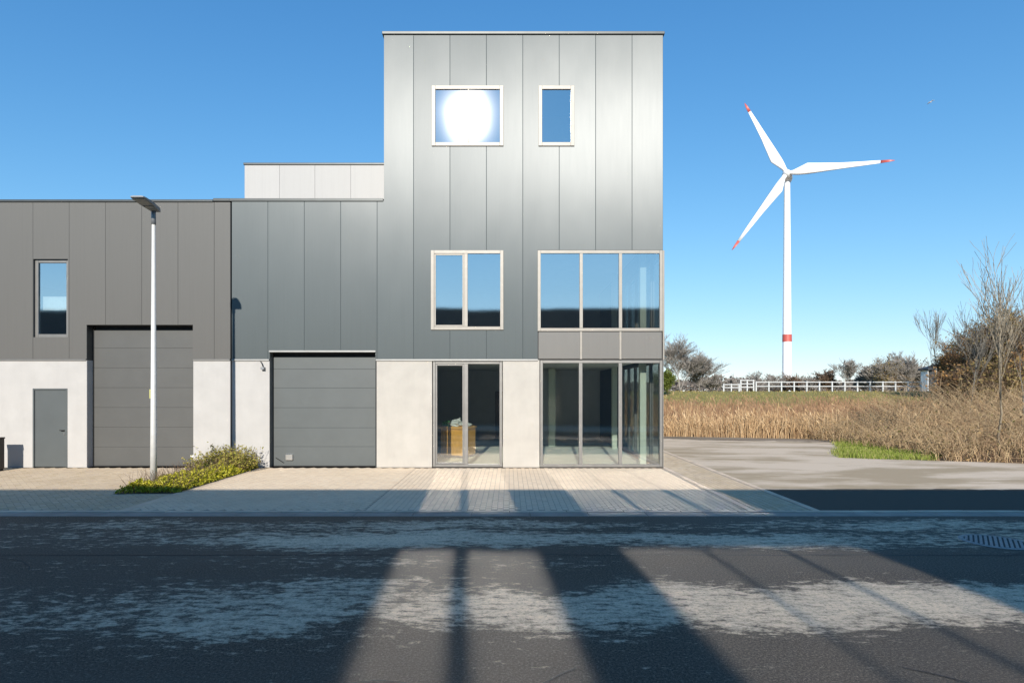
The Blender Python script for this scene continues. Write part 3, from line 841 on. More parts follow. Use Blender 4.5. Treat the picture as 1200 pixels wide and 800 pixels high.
# ================================================================== GREY NEIGHBOUR
nb = empty('grey_building', (X(100), 7, 0))
tag(nb, 'low brownish grey metal clad workshop with white plinth beside the silver building', 'building')
NX0, NX1 = X(-340), X(270)
NT = Z(237)
ND = (X(101.5), X(226), 0, Z(380.5))
NW = (X(39), X(79.5), Z(395), Z(303.5))
DO = (X(38), X(79), 0, Z(455))
e3 = [X(38.5 - 42.5 * k) for k in range(9, 0, -1)] + [X(38.5 + 42.5 * k) for k in range(0, 6)] + [NX1]
sheets(nb, e3, lambda a, b: PL, lambda a, b: NT, [ND, NW], 'grey_cladding', .0, .05, lambda x: .0, rnd=rnd, gap=.004)
wall('front_wall', 'backing_dark', nb, NX0, NX1 - .005, 0, NT - .05, .06, .3, [ND, NW, DO, (-99, ND[0], 0, PL - .02), (ND[1], 99, 0, PL - .02)])
pl = wall('concrete_panel', 'concrete_white', nb, X(-120), ND[0], .012, PL - .03, .006, .28, [(DO[0], DO[1], -1, DO[3])])
plinth(nb, X(-340), X(-120), 'concrete_white', PL - .03)
plinth(nb, ND[1], NX1, 'concrete_white', PL - .03)
trim(nb, X(-340), ND[0] - .01, PL - .003, .045, -.02, 'frame_grey'); trim(nb, ND[1] + .01, NX1 - .01, PL - .003, .045, -.02, 'frame_grey')
MB().bbox(NX0, X(250), -.03, 14, NT, NT + .07, .01).obj('coping', 'coping_dark', nb)
MB().bbox(X(250) + .005, NX1 - .01, -.035, 14, NT + .02, NT + .10, .01).obj('coping', 'coping_dark', nb)
MB().box(NX0 + .1, NX1 - .01, .31, 13.9, NT - .3, NT - .1).obj('roof', 'coping_dark', nb)
MB().box(NX0, NX1 - .01, 13.8, 14, 0, NT - .32).obj('rear_wall', 'backing_dark', nb)
MB().box(NX0, NX0 + .2, .31, 13.8, 0, NT - .32).obj('side_wall', 'backing_dark', nb)
MB().box(NX1 - .2, NX1 - .01, .31, 13.8, 0, NT - .32).obj('side_wall', 'backing_dark', nb)
w = window(nb, NW[0], NW[1], NW[2], NW[3], .06, [], .09, 'frame_grey')
MB().box(NW[0], NW[1], 1.4, 1.5, 3, NT - .4).obj('inner_wall', 'inner_dark', nb)
MB().bbox(NW[0] + .1, NW[1] - .1, .2, .24, Z(362.5), Z(346), .005).obj('roller_blind', 'plastic_white', w)
NDY = .24
g2 = MB().box(ND[0] + .005, ND[1] - .005, NDY + .06, NDY + .1, 0, ND[3] + .1).obj('garage_door', 'backing_dark', nb)
sectional(g2, X(101.5) + .03, ND[1] - .005, Z(386), [Z(548 - 23.5 * k) for k in range(1, 7)], NDY, 'door_grey_warm')
MB().box(ND[0] + .001, ND[0] + .004, .012, NDY + .1, .012, Z(422)).obj('jamb', 'concrete_white', g2)
MB().box(ND[0] + .001, ND[0] + .004, .012, NDY + .1, Z(422) + .003, ND[3] - .01).obj('jamb', 'coping_dark', g2)
MB().box(ND[0] + .006, ND[0] + .03, NDY - .012, NDY + .055, .01, Z(381.5)).obj('rubber_seal', 'rubber', g2)
MB().box(ND[0] + .03, ND[1] - .006, NDY - .004, NDY + .05, .004, .03).obj('rubber_seal', 'rubber', g2)
MB().box(X(217.5), X(224), NDY - .006, NDY - .001, Z(536.5), Z(534)).obj('sticker', 'white_paint', g2)
d0 = MB().box(DO[0] + .003, DO[1] - .003, .05, .1, .012, DO[3] - .003).obj('door', 'door_grey', nb)
q = MB(); q.bbox(DO[0] + .002, DO[0] + .045, .0, .05, .014, DO[3] - .002, .004).bbox(DO[1] - .045, DO[1] - .002, .0, .05, .014, DO[3] - .002, .004).bbox(DO[0] + .045, DO[1] - .045, .002, .05, DO[3] - .045, DO[3] - .002, .004)
q.obj('door_frame', 'door_grey', d0)
MB().bbox(DO[0] + .05, DO[1] - .05, .02, .049, .03, DO[3] - .05, .006).obj('door_leaf', 'door_grey', d0)
hz = Z(504)
MB().bbox(X(70.5), X(75), -.035, -.018, hz - .012, hz + .012, .004).bbox(X(74.2), X(75.2), -.03, .02, hz - .01, hz + .01, .003).obj('door_handle', 'handle_black', d0)
MB().bbox(X(74.2), X(75.4), .005, .02, Z(509.5), Z(507), .003).obj('lock', 'steel', d0)

# ================================================================== BUILDING ACROSS THE STREET (shades the road, mirrored in the windows)
OY, OH = -17.92, 6.88
ob = empty('opposite_building', (0, OY - 6, 0))
tag(ob, 'long dark flat roofed industrial hall across the street, mirrored in the windows', 'building')
wall('front_wall', 'opposite_dark', ob, -70, 70, 0, OH, 0, .3, [(x, x + 3.4, 0, 3.4) for x in range(-66, 64, 9)], Matrix.Translation((0, OY, 0)) @ Matrix.Rotation(math.pi, 4, 'Z'))
MB().box(-70, 70, OY - 14, OY - .3, OH - .35, OH - .1).obj('roof', 'coping_dark', ob)
MB().bbox(-70.1, 70.1, OY - .4, OY + .05, OH, OH + .08, .01).obj('coping', 'coping_dark', ob)
MB().box(-70, 70, OY - 14.3, OY - 14, 0, OH - .1).obj('rear_wall', 'opposite_dark', ob)
for x in range(-66, 64, 9):
    MB().bbox(-x - 3.39, -x - .01, OY - .25, OY - .2, 0.07, 3.38, .01).obj('garage_door', 'opposite_warm', ob)

# ================================================================== LAMP POST
LZ = 12.5
LX, LY = (180.0 - CX) / F * LZ, LZ - D
lp = empty('street_lamp', (LX, LY, 0))
tag(lp, 'slender pale street lamp with flat grey head behind the low shrub bed', 'street lamp')
ht = AT(180, 262, LY).z
MB().tube([(LX, LY, 0), (LX, LY, 1.2), (LX, LY, ht)], [.07, .062, .036], 16).obj('pole', 'galvanised', lp, smooth=True)
MB().tube([(LX, LY, ht - .02), (LX, LY, ht + .15), (LX, LY, ht + .3)], [.047, .045, .045], 12).obj('bracket', 'lamp_grey', lp, smooth=True)
# flat LED head reaching over the road, tilted up a little
def headpt(u, v, w):       # u along the arm (towards the street), v across, w up
    a = R(9)
    return (LX + v + .03, LY + .1 - u * math.cos(a) + w * math.sin(a), ht + .26 + u * math.sin(a) + w * math.cos(a))
secs = [(0.0, .06, .02, .09), (.1, .10, .0, .11), (.40, .145, .0, .085), (.66, .15, .0, .045), (.72, .135, .005, .035)]
q = MB()
for u, hw, w0, w1 in secs:
    q.v += [headpt(u, -hw, w0), headpt(u, hw, w0), headpt(u, hw, w1 * .7), headpt(u, hw * .6, w1), headpt(u, -hw * .6, w1), headpt(u, -hw, w1 * .7)]
for i in range(len(secs) - 1):
    for k in range(6):
        q.f.append((i * 6 + k, (i + 1) * 6 + k, (i + 1) * 6 + (k + 1) % 6, i * 6 + (k + 1) % 6))
q.f.append((5, 4, 3, 2, 1, 0)); e = (len(secs) - 1) * 6; q.f.append(tuple(e + k for k in range(6)))
hd = q.obj('lamp_head', 'lamp_grey', lp)
q = MB(); q.hexa([headpt(.40, -.12, -.012), headpt(.40, .12, -.012), headpt(.66, .13, -.012), headpt(.66, -.13, -.012)] + [headpt(.40, -.12, -.001), headpt(.40, .12, -.001), headpt(.66, .13, -.001), headpt(.66, -.13, -.001)])
q.obj('led_panel', 'led_lens', hd)
q = MB(); q.hexa([headpt(.14, -.09, -.010), headpt(.14, .09, -.010), headpt(.33, .11, -.010), headpt(.33, -.11, -.010)] + [headpt(.14, -.09, -.001), headpt(.14, .09, -.001), headpt(.33, .11, -.001), headpt(.33, -.11, -.001)])
q.obj('gear_cover', 'led_lens', hd)
MB().bbox(LX - .066, LX - .045, LY - .045, LY - .005, 1.95, 2.15, .004).obj('number_sticker', 'yellow_paint', lp)

# ================================================================== SMALL BOX AT THE LEFT EDGE
by, bx1, bz = -.75, -13.43, .89
bx = empty('brown_box', (bx1 - .2, by + .13, 0)); tag(bx, 'dark brown upright metal box at the left edge by the white wall', 'box')
MB().bbox(bx1 - .42, bx1, by, by + .24, 0.05, bz - .04, .012).obj('body', 'brown_box', bx)
MB().bbox(bx1 - .44, bx1 + .012, by - .012, by + .252, bz - .04, bz, .01).obj('lid', 'brown_box', bx)
MB().box(bx1 - .40, bx1 - .02, by + .02, by + .22, 0, .05).obj('base', 'rubber', bx)

# ================================================================== DESK IN THE GROUND FLOOR ROOM
dz = 17.7; dy = dz - D
dx = (545 - CX) / F * dz
dk = empty('reception_desk', (dx, dy, .015), R(-24)); tag(dk, 'light wooden reception desk behind the ground floor window', 'desk')
md = Matrix.Translation((dx, dy, .015)) @ Matrix.Rotation(R(-22), 4, 'Z')
MB().bbox(-.86, 0, 0, .03, .08, .9, .006).obj('front_panel', 'desk_wood', dk, md)
MB().bbox(-.03, 0, .031, .75, .08, .9, .006).obj('side_panel', 'desk_wood', dk, md)
MB().bbox(-1.2, -.87, .02, .05, .03, .9, .006).obj('end_panel', 'desk_dark', dk, md)
MB().bbox(-1.25, .03, -.04, .8, .905, .98, .008).obj('counter_top', 'desk_wood', dk, md)
MB().bbox(-.76, -.04, .05, .7, 0.0, .078, .004).obj('plinth', 'desk_dark', dk, md)
def crumple(name, cx_, cy_, cz_, r, mt, seed, label, cat, sq=.6):
    q = MB(); n1, n2 = 9, 14
    for i in range(n1 + 1):
        for j in range(n2):
            th = math.pi * i / n1; ph = 2 * math.pi * j / n2
            d = Vector((math.sin(th) * math.cos(ph), math.sin(th) * math.sin(ph), math.cos(th)))
            k = 1 + .55 * mnoise.noise(d * 2.4 + Vector((seed, 0, 0))) + .3 * mnoise.noise(d * 6 + Vector((0, seed, 0)))
            z = d.z * r * k * sq
            q.v.append((cx_ + d.x * r * k, cy_ + d.y * r * k, cz_ + max(z, -r * sq * .55)))
    for i in range(n1):
        for j in range(n2):
            q.f.append((i * n2 + j, (i + 1) * n2 + j, (i + 1) * n2 + (j + 1) % n2, i * n2 + (j + 1) % n2))
    tag(q.obj(name, mt), label, cat)
top = .015 + .98
for (a, b, r, mt, sd, lab, ct, nm) in ((-.40, .22, .24, 'plastic_white', 1, 'crumpled white plastic bag on the reception desk', 'bag', 'plastic_bag'),
                               (-.78, .28, .17, 'plastic_green', 5, 'crumpled green packaging at the back of the reception desk', 'packaging', 'packaging'),
                               (-.08, .30, .13, 'plastic_white', 9, 'small white bundle at the right end of the reception desk', 'bundle', 'bundle')):
    p = md @ Vector((a, b, 0)); crumple(nm, p.x, p.y, top + r * .33, r, mt, sd, lab, ct)

# ================================================================== WIND TURBINE
TZ = 256.0
hub = Vector(((922 - CX) / F * TZ, TZ - D, H + (CY - 203) / F * TZ))
Rr, a0, yaw, tlt, cone = 40.43, -.0698, .4826, .0967, .049
ax = Vector((-math.sin(yaw) * math.cos(tlt), -math.cos(yaw) * math.cos(tlt), math.sin(tlt)))
uu = Vector((math.cos(yaw), -math.sin(yaw), 0)); vv = uu.cross(ax)
if vv.z < 0: vv = -vv
tb = hub - ax * 4.2; tb.z = 0
wt = empty('wind_turbine', tb); tag(wt, 'tall white three bladed wind turbine with red blade tips and red band', 'wind turbine')
def trad(z): return 2.1 - .85 * z / hub.z
top_z = hub.z - 1.8
zr0, zr1 = H + (CY - 399.5) / F * TZ, H + (CY - 391) / F * TZ
def tw(z0, z1, n, mt, nm, grow=0.0):
    zz = [z0 + (z1 - z0) * i / n for i in range(n + 1)]
    return MB().tube([(tb.x, tb.y, z) for z in zz], [trad(z) + grow for z in zz], 28, caps=False).obj(nm, mt, wt, smooth=True)
tw(-.2, zr0, 4, 'turbine_white', 'tower_section'); tw(zr0, zr1, 1, 'turbine_red', 'red_band', .12); tw(zr1, top_z, 8, 'turbine_white', 'tower_section')
# egg-shaped nacelle and spinner
q = MB(); q.tube([hub - ax * s for s in (-1.9, -1.4, -.6, .6, 2.5, 5, 7.5, 9, 9.8)], [.25, .95, 1.5, 1.9, 2.2, 2.3, 1.9, 1.2, .3], 20); q.obj('nacelle', 'turbine_white', wt, smooth=True)
q = MB(); c = hub - ax * 7.0 + Vector((0, 0, -1.7)); q.box(c.x - .8, c.x + .8, c.y - .8, c.y + .8, c.z - 1.2, c.z + .2); q.obj('cooler', 'nacelle_grey', wt)
for k in range(3):
    ang = a0 + k * 2 * math.pi / 3
    rad = (uu * math.cos(ang) + vv * math.sin(ang)) * math.cos(cone) + ax * math.sin(cone)
    tan = ax.cross(rad).normalized()
    nrm = rad.cross(tan).normalized()
    prof_ = [(.02, 1.0, 1.0, 0), (.06, 1.0, .95, .0), (.12, 1.7, .75, .2), (.20, 2.45, .55, .4), (.32, 2.05, .36, .36), (.5, 1.45, .24, .3), (.7, 1.0, .15, .24), (.875, .66, .1, .2), (.877, .66, .1, .2), (.95, .5, .07, .18), (1.0, .1, .02, .1)]
    def ring(mbq, row):
        r, cw, th, off = row
        tw_ = R(16) * (1 - r)
        e1 = tan * math.cos(tw_) + nrm * math.sin(tw_); e2_ = -tan * math.sin(tw_) + nrm * math.cos(tw_)
        ctr = hub + rad * (Rr * r) + e1 * off * cw
        for j in range(10):
            w_ = 2 * math.pi * j / 10
            mbq.v.append(tuple(ctr + e1 * cw * math.cos(w_) + e2_ * th * math.sin(w_)))
    def blade(rows, nm, mt, par):
        q = MB()
        for row in rows: ring(q, row)
        for i in range(len(rows) - 1):
            for j in range(10):
                q.f.append((i * 10 + j, i * 10 + (j + 1) % 10, (i + 1) * 10 + (j + 1) % 10, (i + 1) * 10 + j))
        q.f.append(tuple(reversed(range(10)))); e = (len(rows) - 1) * 10; q.f.append(tuple(e + j for j in range(10)))
        return q.obj(nm, mt, par, smooth=True)
    bl = blade(prof_[:8], 'blade', 'turbine_white', wt)
    blade(prof_[8:], 'blade_tip', 'turbine_red', bl)

# ================================================================== BIRD
bp = AT(1090, 120, 58)
gl = empty('gull', bp); tag(gl, 'small gull gliding in the blue sky right of the turbine', 'bird')
MB().tube([bp + Vector((-.22, .05, -.03)), bp + Vector((-.08, .02, .0)), bp + Vector((.1, 0, .02)), bp + Vector((.22, 0, .03))], [.015, .06, .06, .02], 7).obj('body', 'gull_white', gl)
for s, m_ in ((1, 'gull_white'), (-1, 'gull_dark')):
    q = MB()
    a = bp + Vector((.02, 0, .03)); b = bp + Vector((.02 + .26 * s, -.1, .2 if s > 0 else -.16)); c = bp + Vector((.02 + .52 * s, -.1, .17 if s > 0 else -.34))
    w_ = Vector((.09, .06, 0)); t = Vector((0, 0, .018))
    q.hexa([a - w_, a + w_, b + w_ * .8, b - w_ * .8, a - w_ + t, a + w_ + t, b + w_ * .8 + t, b - w_ * .8 + t])
    q.hexa([b - w_ * .8, b + w_ * .8, c + w_ * .15, c - w_ * .15, b - w_ * .8 + t, b + w_ * .8 + t, c + w_ * .15 + t, c - w_ * .15 + t])
    q.obj('wing', m_, gl)

# ================================================================== RAILING ON THE DYKE
FY = 46.0
def railing(px0, px1, ztop, nr, label, step=1.42):
    x0, x1 = AT(px0, 450, FY).x, AT(px1, 450, FY).x
    g = prof(FY) - .06
    r_ = empty('railing', ((x0 + x1) / 2, FY, g)); tag(r_, label, 'railing', None)
    n = max(1, round((x1 - x0) / step))
    pd = None
    for i in range(n + 1):
        x = x0 + (x1 - x0) * i / n
        if pd is None:
            o = MB().bbox(-.065, .065, -.06, .06, 0, ztop, .008).obj('post', 'rail_white', r_, Matrix.Translation((x, FY, g))); pd = o.data
        else: put(bpy.data.objects.new('post', pd), r_, Matrix.Translation((x, FY, g)))
    for k in range(nr):
        z = g + ztop - .08 - k * (ztop - .2) / nr
        MB().bbox(x0, x1, FY - .11, FY - .062, z - .045, z + .045, .006).obj('rail', 'rail_white', r_)
railing(886, 1079, 1.12, 2, 'long white two rail fence along the grassy dyke below the turbine')
railing(868, 883, 1.3, 3, 'short taller white gate at the left end of the dyke railing', .7)
railing(848, 866, .85, 2, 'low white railing stub left of the gate on the dyke', .8)

# ================================================================== HOUSE AND SHED BEYOND THE DYKE
def pt(px, py, y): return AT(px, py, y)
SY = 54.0
a, b = pt(1079, 452, SY + 1.2).x, pt(1088, 452, SY).x; zt = pt(0, 434, SY).z
sh = empty('shed', ((a + b) / 2, SY + 1.5, 2)); tag(sh, 'small pale shed with dark lean-to roof beyond the railing', 'shed')
MB().box(a, b, SY, SY + 1.2, 1.9, zt).obj('wall', 'shed_white', sh)
q = MB(); q.hexa([(a - .2, SY - .3, zt + .01), (b + 1.7, SY - .3, zt + .5), (b + 1.7, SY + 1.4, zt + .5), (a - .2, SY + 1.4, zt + .01), (a - .2, SY - .3, zt + .25), (b + 1.7, SY - .3, zt + .8), (b + 1.7, SY + 1.4, zt + .8), (a - .2, SY + 1.4, zt + .25)]); q.obj('roof', 'roof_dark', sh)
MB().box(b + .02, b + 1.2, SY + .5, SY + 1.2, 1.9, zt + .3).obj('annex_wall', 'roof_dark', sh)
HY = 60.0
a, b = pt(1098, 452, HY + 4).x, pt(1135, 452, HY).x; zt = pt(0, 430, HY).z; zr = pt(0, 413, HY).z
ho = empty('brick_house', ((a + b) / 2, HY + 3, 2)); tag(ho, 'red brick house half hidden behind the brown trees', 'house')
MB().box(a, b, HY, HY + 4, 1.9, zt).obj('wall', 'brick_red', ho)
q = MB(); q.v = [(a - .2, HY - .3, zt), (b + .2, HY - .3, zt), (b + .2, HY + 4.2, zt), (a - .2, HY + 4.2, zt), (a - .2, HY + 2, zr), (b + .2, HY + 2, zr)]
q.f = [(0, 1, 5, 4), (2, 3, 4, 5), (3, 0, 4), (1, 2, 5), (3, 2, 1, 0)]; q.obj('roof', 'brick_red', ho)
for px in (1112, 1120, 1129):
    x = pt(px, 440, HY).x
    wf = MB().bbox(x - .38, x + .38, HY - .06, HY - .005, zt - 1.9, zt - .6, .02).obj('window', 'white_paint', ho)
    MB().box(x - .3, x + .3, HY - .07, HY - .061, zt - 1.8, zt - .7).obj('pane', 'roof_dark', wf)

# ================================================================== VEGETATION
def leaf_cloud(P, size, sizevar, up=.3, aspect=.55):
    """small diamond leaves at points P with random facing"""
    n = len(P)
    d = nrg.normal(0, 1, (n, 3)); d /= np.linalg.norm(d, axis=1)[:, None]
    e = nrg.normal(0, 1, (n, 3)); e[:, 2] += up
    e -= d * (e * d).sum(1)[:, None]; e /= np.linalg.norm(e, axis=1)[:, None] + 1e-9
    s = (size * (1 + nrg.uniform(-sizevar, sizevar, n)))[:, None]
    V = np.stack([P - d * s, P + e * s * aspect, P + d * s, P - e * s * aspect], 1).reshape(-1, 3)
    Fc = np.arange(n * 4).reshape(n, 4)
    return V, Fc
def stems(paths, sides=3):
    """thin tubes from an array (n, m, 3) of paths with radii (n, m)"""
    Pp, Rad = paths
    n, m, _ = Pp.shape
    T = np.gradient(Pp, axis=1); T /= np.linalg.norm(T, axis=2)[:, :, None] + 1e-9
    ref = np.where(np.abs(T[:, :, 2:3]) > .9, np.array([1., 0, 0]), np.array([0, 0, 1.]))
    A = np.cross(T, ref); A /= np.linalg.norm(A, axis=2)[:, :, None] + 1e-9
    B = np.cross(T, A)
    w = 2 * np.pi * np.arange(sides) / sides
    V = Pp[:, :, None, :] + Rad[:, :, None, None] * (A[:, :, None, :] * np.cos(w)[None, None, :, None] + B[:, :, None, :] * np.sin(w)[None, None, :, None])
    idx = np.arange(n * m * sides).reshape(n, m, sides)
    a = idx[:, :-1, :]; b = idx[:, 1:, :]
    Fc = np.stack([a, b, np.roll(b, -1, 2), np.roll(a, -1, 2)], -1).reshape(-1, 4)
    return V.reshape(-1, 3), Fc
def skeleton(rng, base, height, spread, levels, n0, upright, lean=(0, 0), trunk_frac=.3, r0=.1, stems_=1):
    """recursive branching; returns list of polylines (points, radii)"""
    out = []
    def grow(p, d, length, r, lev):
        k = 5 if lev < 2 else 4
        pts = [p.copy()]; rr = [r]; dd = d.copy()
        for i in range(k):
            dd = (dd + Vector((rng.uniform(-1, 1), rng.uniform(-1, 1), rng.uniform(-.5, 1) * upright)) * .16).normalized()
            p = p + dd * length / k
            pts.append(p.copy()); rr.append(r * (1 - .7 * (i + 1) / k))
        out.append((pts, rr))
        if lev >= levels: return
        nb_ = n0 if lev == 0 else rng.randint(4, 6)
        for j in range(nb_):
            t = rng.uniform(trunk_frac if lev == 0 else .25, 1.0)
            i = min(k - 1, int(t * k)); f_ = t * k - i
            q = pts[i].lerp(pts[i + 1], f_)
            az = rng.uniform(0, 2 * math.pi); sp = rng.uniform(.5, 1.0) * spread
            side = Vector((math.cos(az), math.sin(az), 0)) * sp
            nd = (dd * .8 + side + Vector((0, 0, upright * .5))).normalized()
            grow(q, nd, length * rng.uniform(.5, .78) * (1.1 - .45 * t if lev == 0 else 1), max(.004, r * (1 - .6 * t) * .55), lev + 1)
    for j in range(stems_):
        if j == 0: grow(Vector(base), Vector((lean[0], lean[1], 1)).normalized(), height * .72, r0, 0)
        else:
            az = rng.uniform(0, 2 * math.pi); ln = rng.uniform(.25, .95) * spread
            grow(Vector(base) + Vector((rng.uniform(-.3, .3), rng.uniform(-.3, .3), 0)), Vector((math.cos(az) * ln, math.sin(az) * ln, 1)).normalized(), height * rng.uniform(.35, .65), r0 * .7, 0)
    return out
def tree(name, label, base, height, spread, seed, levels=3, n0=9, upright=.6, mt='bark_grey', leaves=None, nleaf=0, lsize=.1, cat='tree', group=None, lean=(0, 0), trunk_frac=.3, r0=None, rmin=.006, stems_=1):
    rng = random.Random(seed)
    t = empty(name, base); tag(t, label, cat, group)
    sk = skeleton(rng, base, height, spread, levels, n0, upright, lean, trunk_frac, r0 or height * .014, stems_)
    # bring the tip to the wanted height
    zmax = max(p.z for pts, _ in sk for p in pts); k = height / (zmax - base[2])
    for pts, _ in sk:
        for p in pts:
            p.z = base[2] + (p.z - base[2]) * k
    q = MB(); q.tube([p for p in sk[0][0]], sk[0][1], 7); q.obj('trunk', mt, t, smooth=True)
    q = MB()
    for pts, rr in sk[1:]:
        q.tube(pts, [max(rmin, r) for r in rr], 4 if rr[0] > .02 else 3, caps=False)
    cr = q.obj('crown', mt, t)
    if leaves:
        tips = [p for pts, rr in sk[1:] if rr[0] < .05 for p in pts[1:]]
        P = np.array([tuple(tips[rng.randrange(len(tips))]) for _ in range(nleaf)]) + nrg.normal(0, lsize * 2.0, (nleaf, 3))
        V, Fc = leaf_cloud(P, lsize, .4)
        npobj('foliage', V, Fc, leaves, cr)
    return t

# low golden ground cover and a taller straggly shrub against the wall
def bed_height(x, y):
    e = min((x - BEDX0) / .3, (BEDX1 + .1 - x) / .25, (y + 4.0 - (x - BEDX0) * .12) / .35, 1.0)
    if e <= 0: return 0
    return e ** .5 * (.19 + .12 * mnoise.noise(Vector((x * 2.1, y * 2.1, 3))) + .1 * mnoise.noise(Vector((x * 6, y * 6, 8))))
P = []
while len(P) < 15000:
    x = nrg.uniform(BEDX0 - .05, BEDX1 + .15); y = nrg.uniform(-4.0, -.1)
    hgt = bed_height(x, y)
    if hgt <= .02: continue
    P.append((x, y, max(.01, hgt * (1 - abs(nrg.normal(0, .28))) + nrg.exponential(.012))))
gcov = empty('ground_cover', ((BEDX0 + BEDX1) / 2, -2.0, 0)); tag(gcov, 'low golden green ground cover shrub spilling over the bed by the lamp', 'shrub')
V, Fc = leaf_cloud(np.array(P), .028, .45); npobj('foliage', V, Fc, 'shrub_leaf', gcov)
n = 700
b0 = np.stack([nrg.uniform(BEDX0 + .1, BEDX1, n), nrg.uniform(-3.8, -.15, n), np.zeros(n)], 1)
b1 = b0 + np.stack([nrg.normal(0, .16, n), nrg.normal(0, .16, n), nrg.uniform(.15, .46, n)], 1)
t5 = np.linspace(0, 1, 4)[None, :, None]
pp = b0[:, None, :] * (1 - t5) + b1[:, None, :] * t5
V, Fc = stems((pp, np.tile(np.linspace(.005, .002, 4), (n, 1)))); npobj('twigs', V, Fc, 'twig_brown', gcov)
ss = empty('straggly_shrub', (-7.2, -.5, 0)); tag(ss, 'taller straggly yellow green shrub against the white wall by the garage', 'shrub')
n = 330
b0 = np.stack([nrg.uniform(-8.2, -6.85, n), nrg.uniform(-1.0, -.15, n), np.zeros(n)], 1)
tx = b0[:, 0]; hmax = .34 + .26 * np.exp(-((tx + 7.5) / .3) ** 2) + .16 * np.exp(-((tx + 6.95) / .15) ** 2)
b1 = b0 + np.stack([nrg.normal(0, .22, n), nrg.normal(-.06, .14, n), hmax * nrg.uniform(.5, 1.35, n)], 1)
b1[:, 1] = np.minimum(b1[:, 1], -.06)
b1[:, 0] = np.clip(b1[:, 0], -8.4, -6.63)
t5 = np.linspace(0, 1, 5)[None, :, None]
pp = b0[:, None, :] * (1 - t5) + b1[:, None, :] * t5
pp[:, :, :2] += nrg.normal(0, .012, (n, 5, 2)); pp[:, :, 1] = np.minimum(pp[:, :, 1], -.05)
V, Fc = stems((pp, np.tile(np.linspace(.006, .002, 5), (n, 1)))); npobj('twigs', V, Fc, 'twig_brown', ss)
li = nrg.integers(0, n, 6500); lt = nrg.uniform(.25, 1.0, 6500)
P = b0[li] * (1 - lt[:, None]) + b1[li] * lt[:, None] + nrg.normal(0, .03, (6500, 3)); P[:, 1] = np.minimum(P[:, 1], -.04); P[:, 2] = np.maximum(P[:, 2], .02)
V, Fc = leaf_cloud(P, .026, .4); npobj('foliage', V, Fc, 'shrub_leaf_dry', ss)
MB().box(BEDX0 - .05, BEDX1 + .02, -3.95, -.01, -.03, .006).obj('planting_bed', 'twig_brown', pv)

# reeds along the ditch
def reeds(name, n, place, hmean, hsd, mt, width, label, lean=.12, plume=True):
    B = place(n); n = len(B)
    Hh = np.maximum(.3, nrg.normal(hmean, hsd, n)) * B[:, 3]
    ang = nrg.uniform(0, 2 * np.pi, n)
    ln = np.stack([nrg.normal(.05, lean, n), nrg.normal(0, lean, n)], 1) * Hh[:, None]
    m = 4; t = np.linspace(0, 1, m)
    C = np.zeros((n, m, 3))
    C[:, :, 0] = B[:, 0:1] + ln[:, 0:1] * t[None] ** 2; C[:, :, 1] = B[:, 1:2] + ln[:, 1:2] * t[None] ** 2; C[:, :, 2] = B[:, 2:3] + Hh[:, None] * t[None]
    wv = np.stack([np.cos(ang), np.sin(ang) * .5, np.zeros(n)], 1) * width
    tp = np.array([1, .9, .7, .15])
    Lf = C - wv[:, None, :] * tp[None, :, None]; Rt = C + wv[:, None, :] * tp[None, :, None]
    V = np.stack([Lf, Rt], 2).reshape(-1, 3)
    idx = np.arange(n * m * 2).reshape(n, m, 2)
    Fs = [np.stack([idx[:, :-1, 0], idx[:, :-1, 1], idx[:, 1:, 1], idx[:, 1:, 0]], -1).reshape(-1, 4)]
    Vs = [V]; off = len(V)
    if plume:
        k = np.arange(0, n, 3); nn = len(k)
        T = C[k, -1]; dn = np.stack([nrg.normal(.05, .05, nn), nrg.normal(0, .04, nn), -nrg.uniform(.05, .13, nn)], 1)
        wp = wv[k] * 2.6
        Vp = np.stack([T + dn * .0 + np.array([0, 0, .08]), T + wp + dn * .3, T + dn * 2.0, T - wp + dn * .3], 1).reshape(-1, 3)
        Vs.append(Vp); Fs.append(np.arange(nn * 4).reshape(nn, 4) + off)
    o = npobj(name, np.concatenate(Vs), np.concatenate(Fs), mt)
    tag(o, label, 'reeds', None, 'stuff')
def clump(x, y, s): return .84 + np.array([.6 * mnoise.noise(Vector((a * s, b * s, 2.0))) + .45 * mnoise.noise(Vector((a * .17, b * .3, 7.0))) for a, b in zip(x, y)])
def place_front(n):
    x = nrg.uniform(1.5, 40, n); y0 = np.where(x < 14.3, 10.9 - (x - 7.3) * .25, 9.3 - np.minimum(7.0, (x - 14.3) * 1.4)); 
    y = y0 + .25 + nrg.exponential(1.3, n)
    keep = (x < 14.6) | (nrg.uniform(0, 1, n) < .22)
    x, y = x[keep], y[keep]
    return np.stack([x, y, np.array([prof(q) for q in y]) - .05, clump(x, y, .6)], 1)
reeds('reed_bed', 15000, place_front, 1.12, .30, 'reed', .010, 'pale straw coloured reeds lining the edge of the side street', .2)
def place_back(n):
    x = nrg.uniform(3, 62, n); y = nrg.uniform(12, 26, n)
    keep = y > np.where(x < 14.3, 11.5, 9.0)
    x, y = x[keep], y[keep]
    return np.stack([x, y, np.array([prof(q) for q in y]) - .05, clump(x, y, .35)], 1)
reeds('brown_reed_bed', 26000, place_back, 1.25, .22, 'reed_brown', .013, 'brown withered reeds and stems filling the ditch below the dyke', .22)

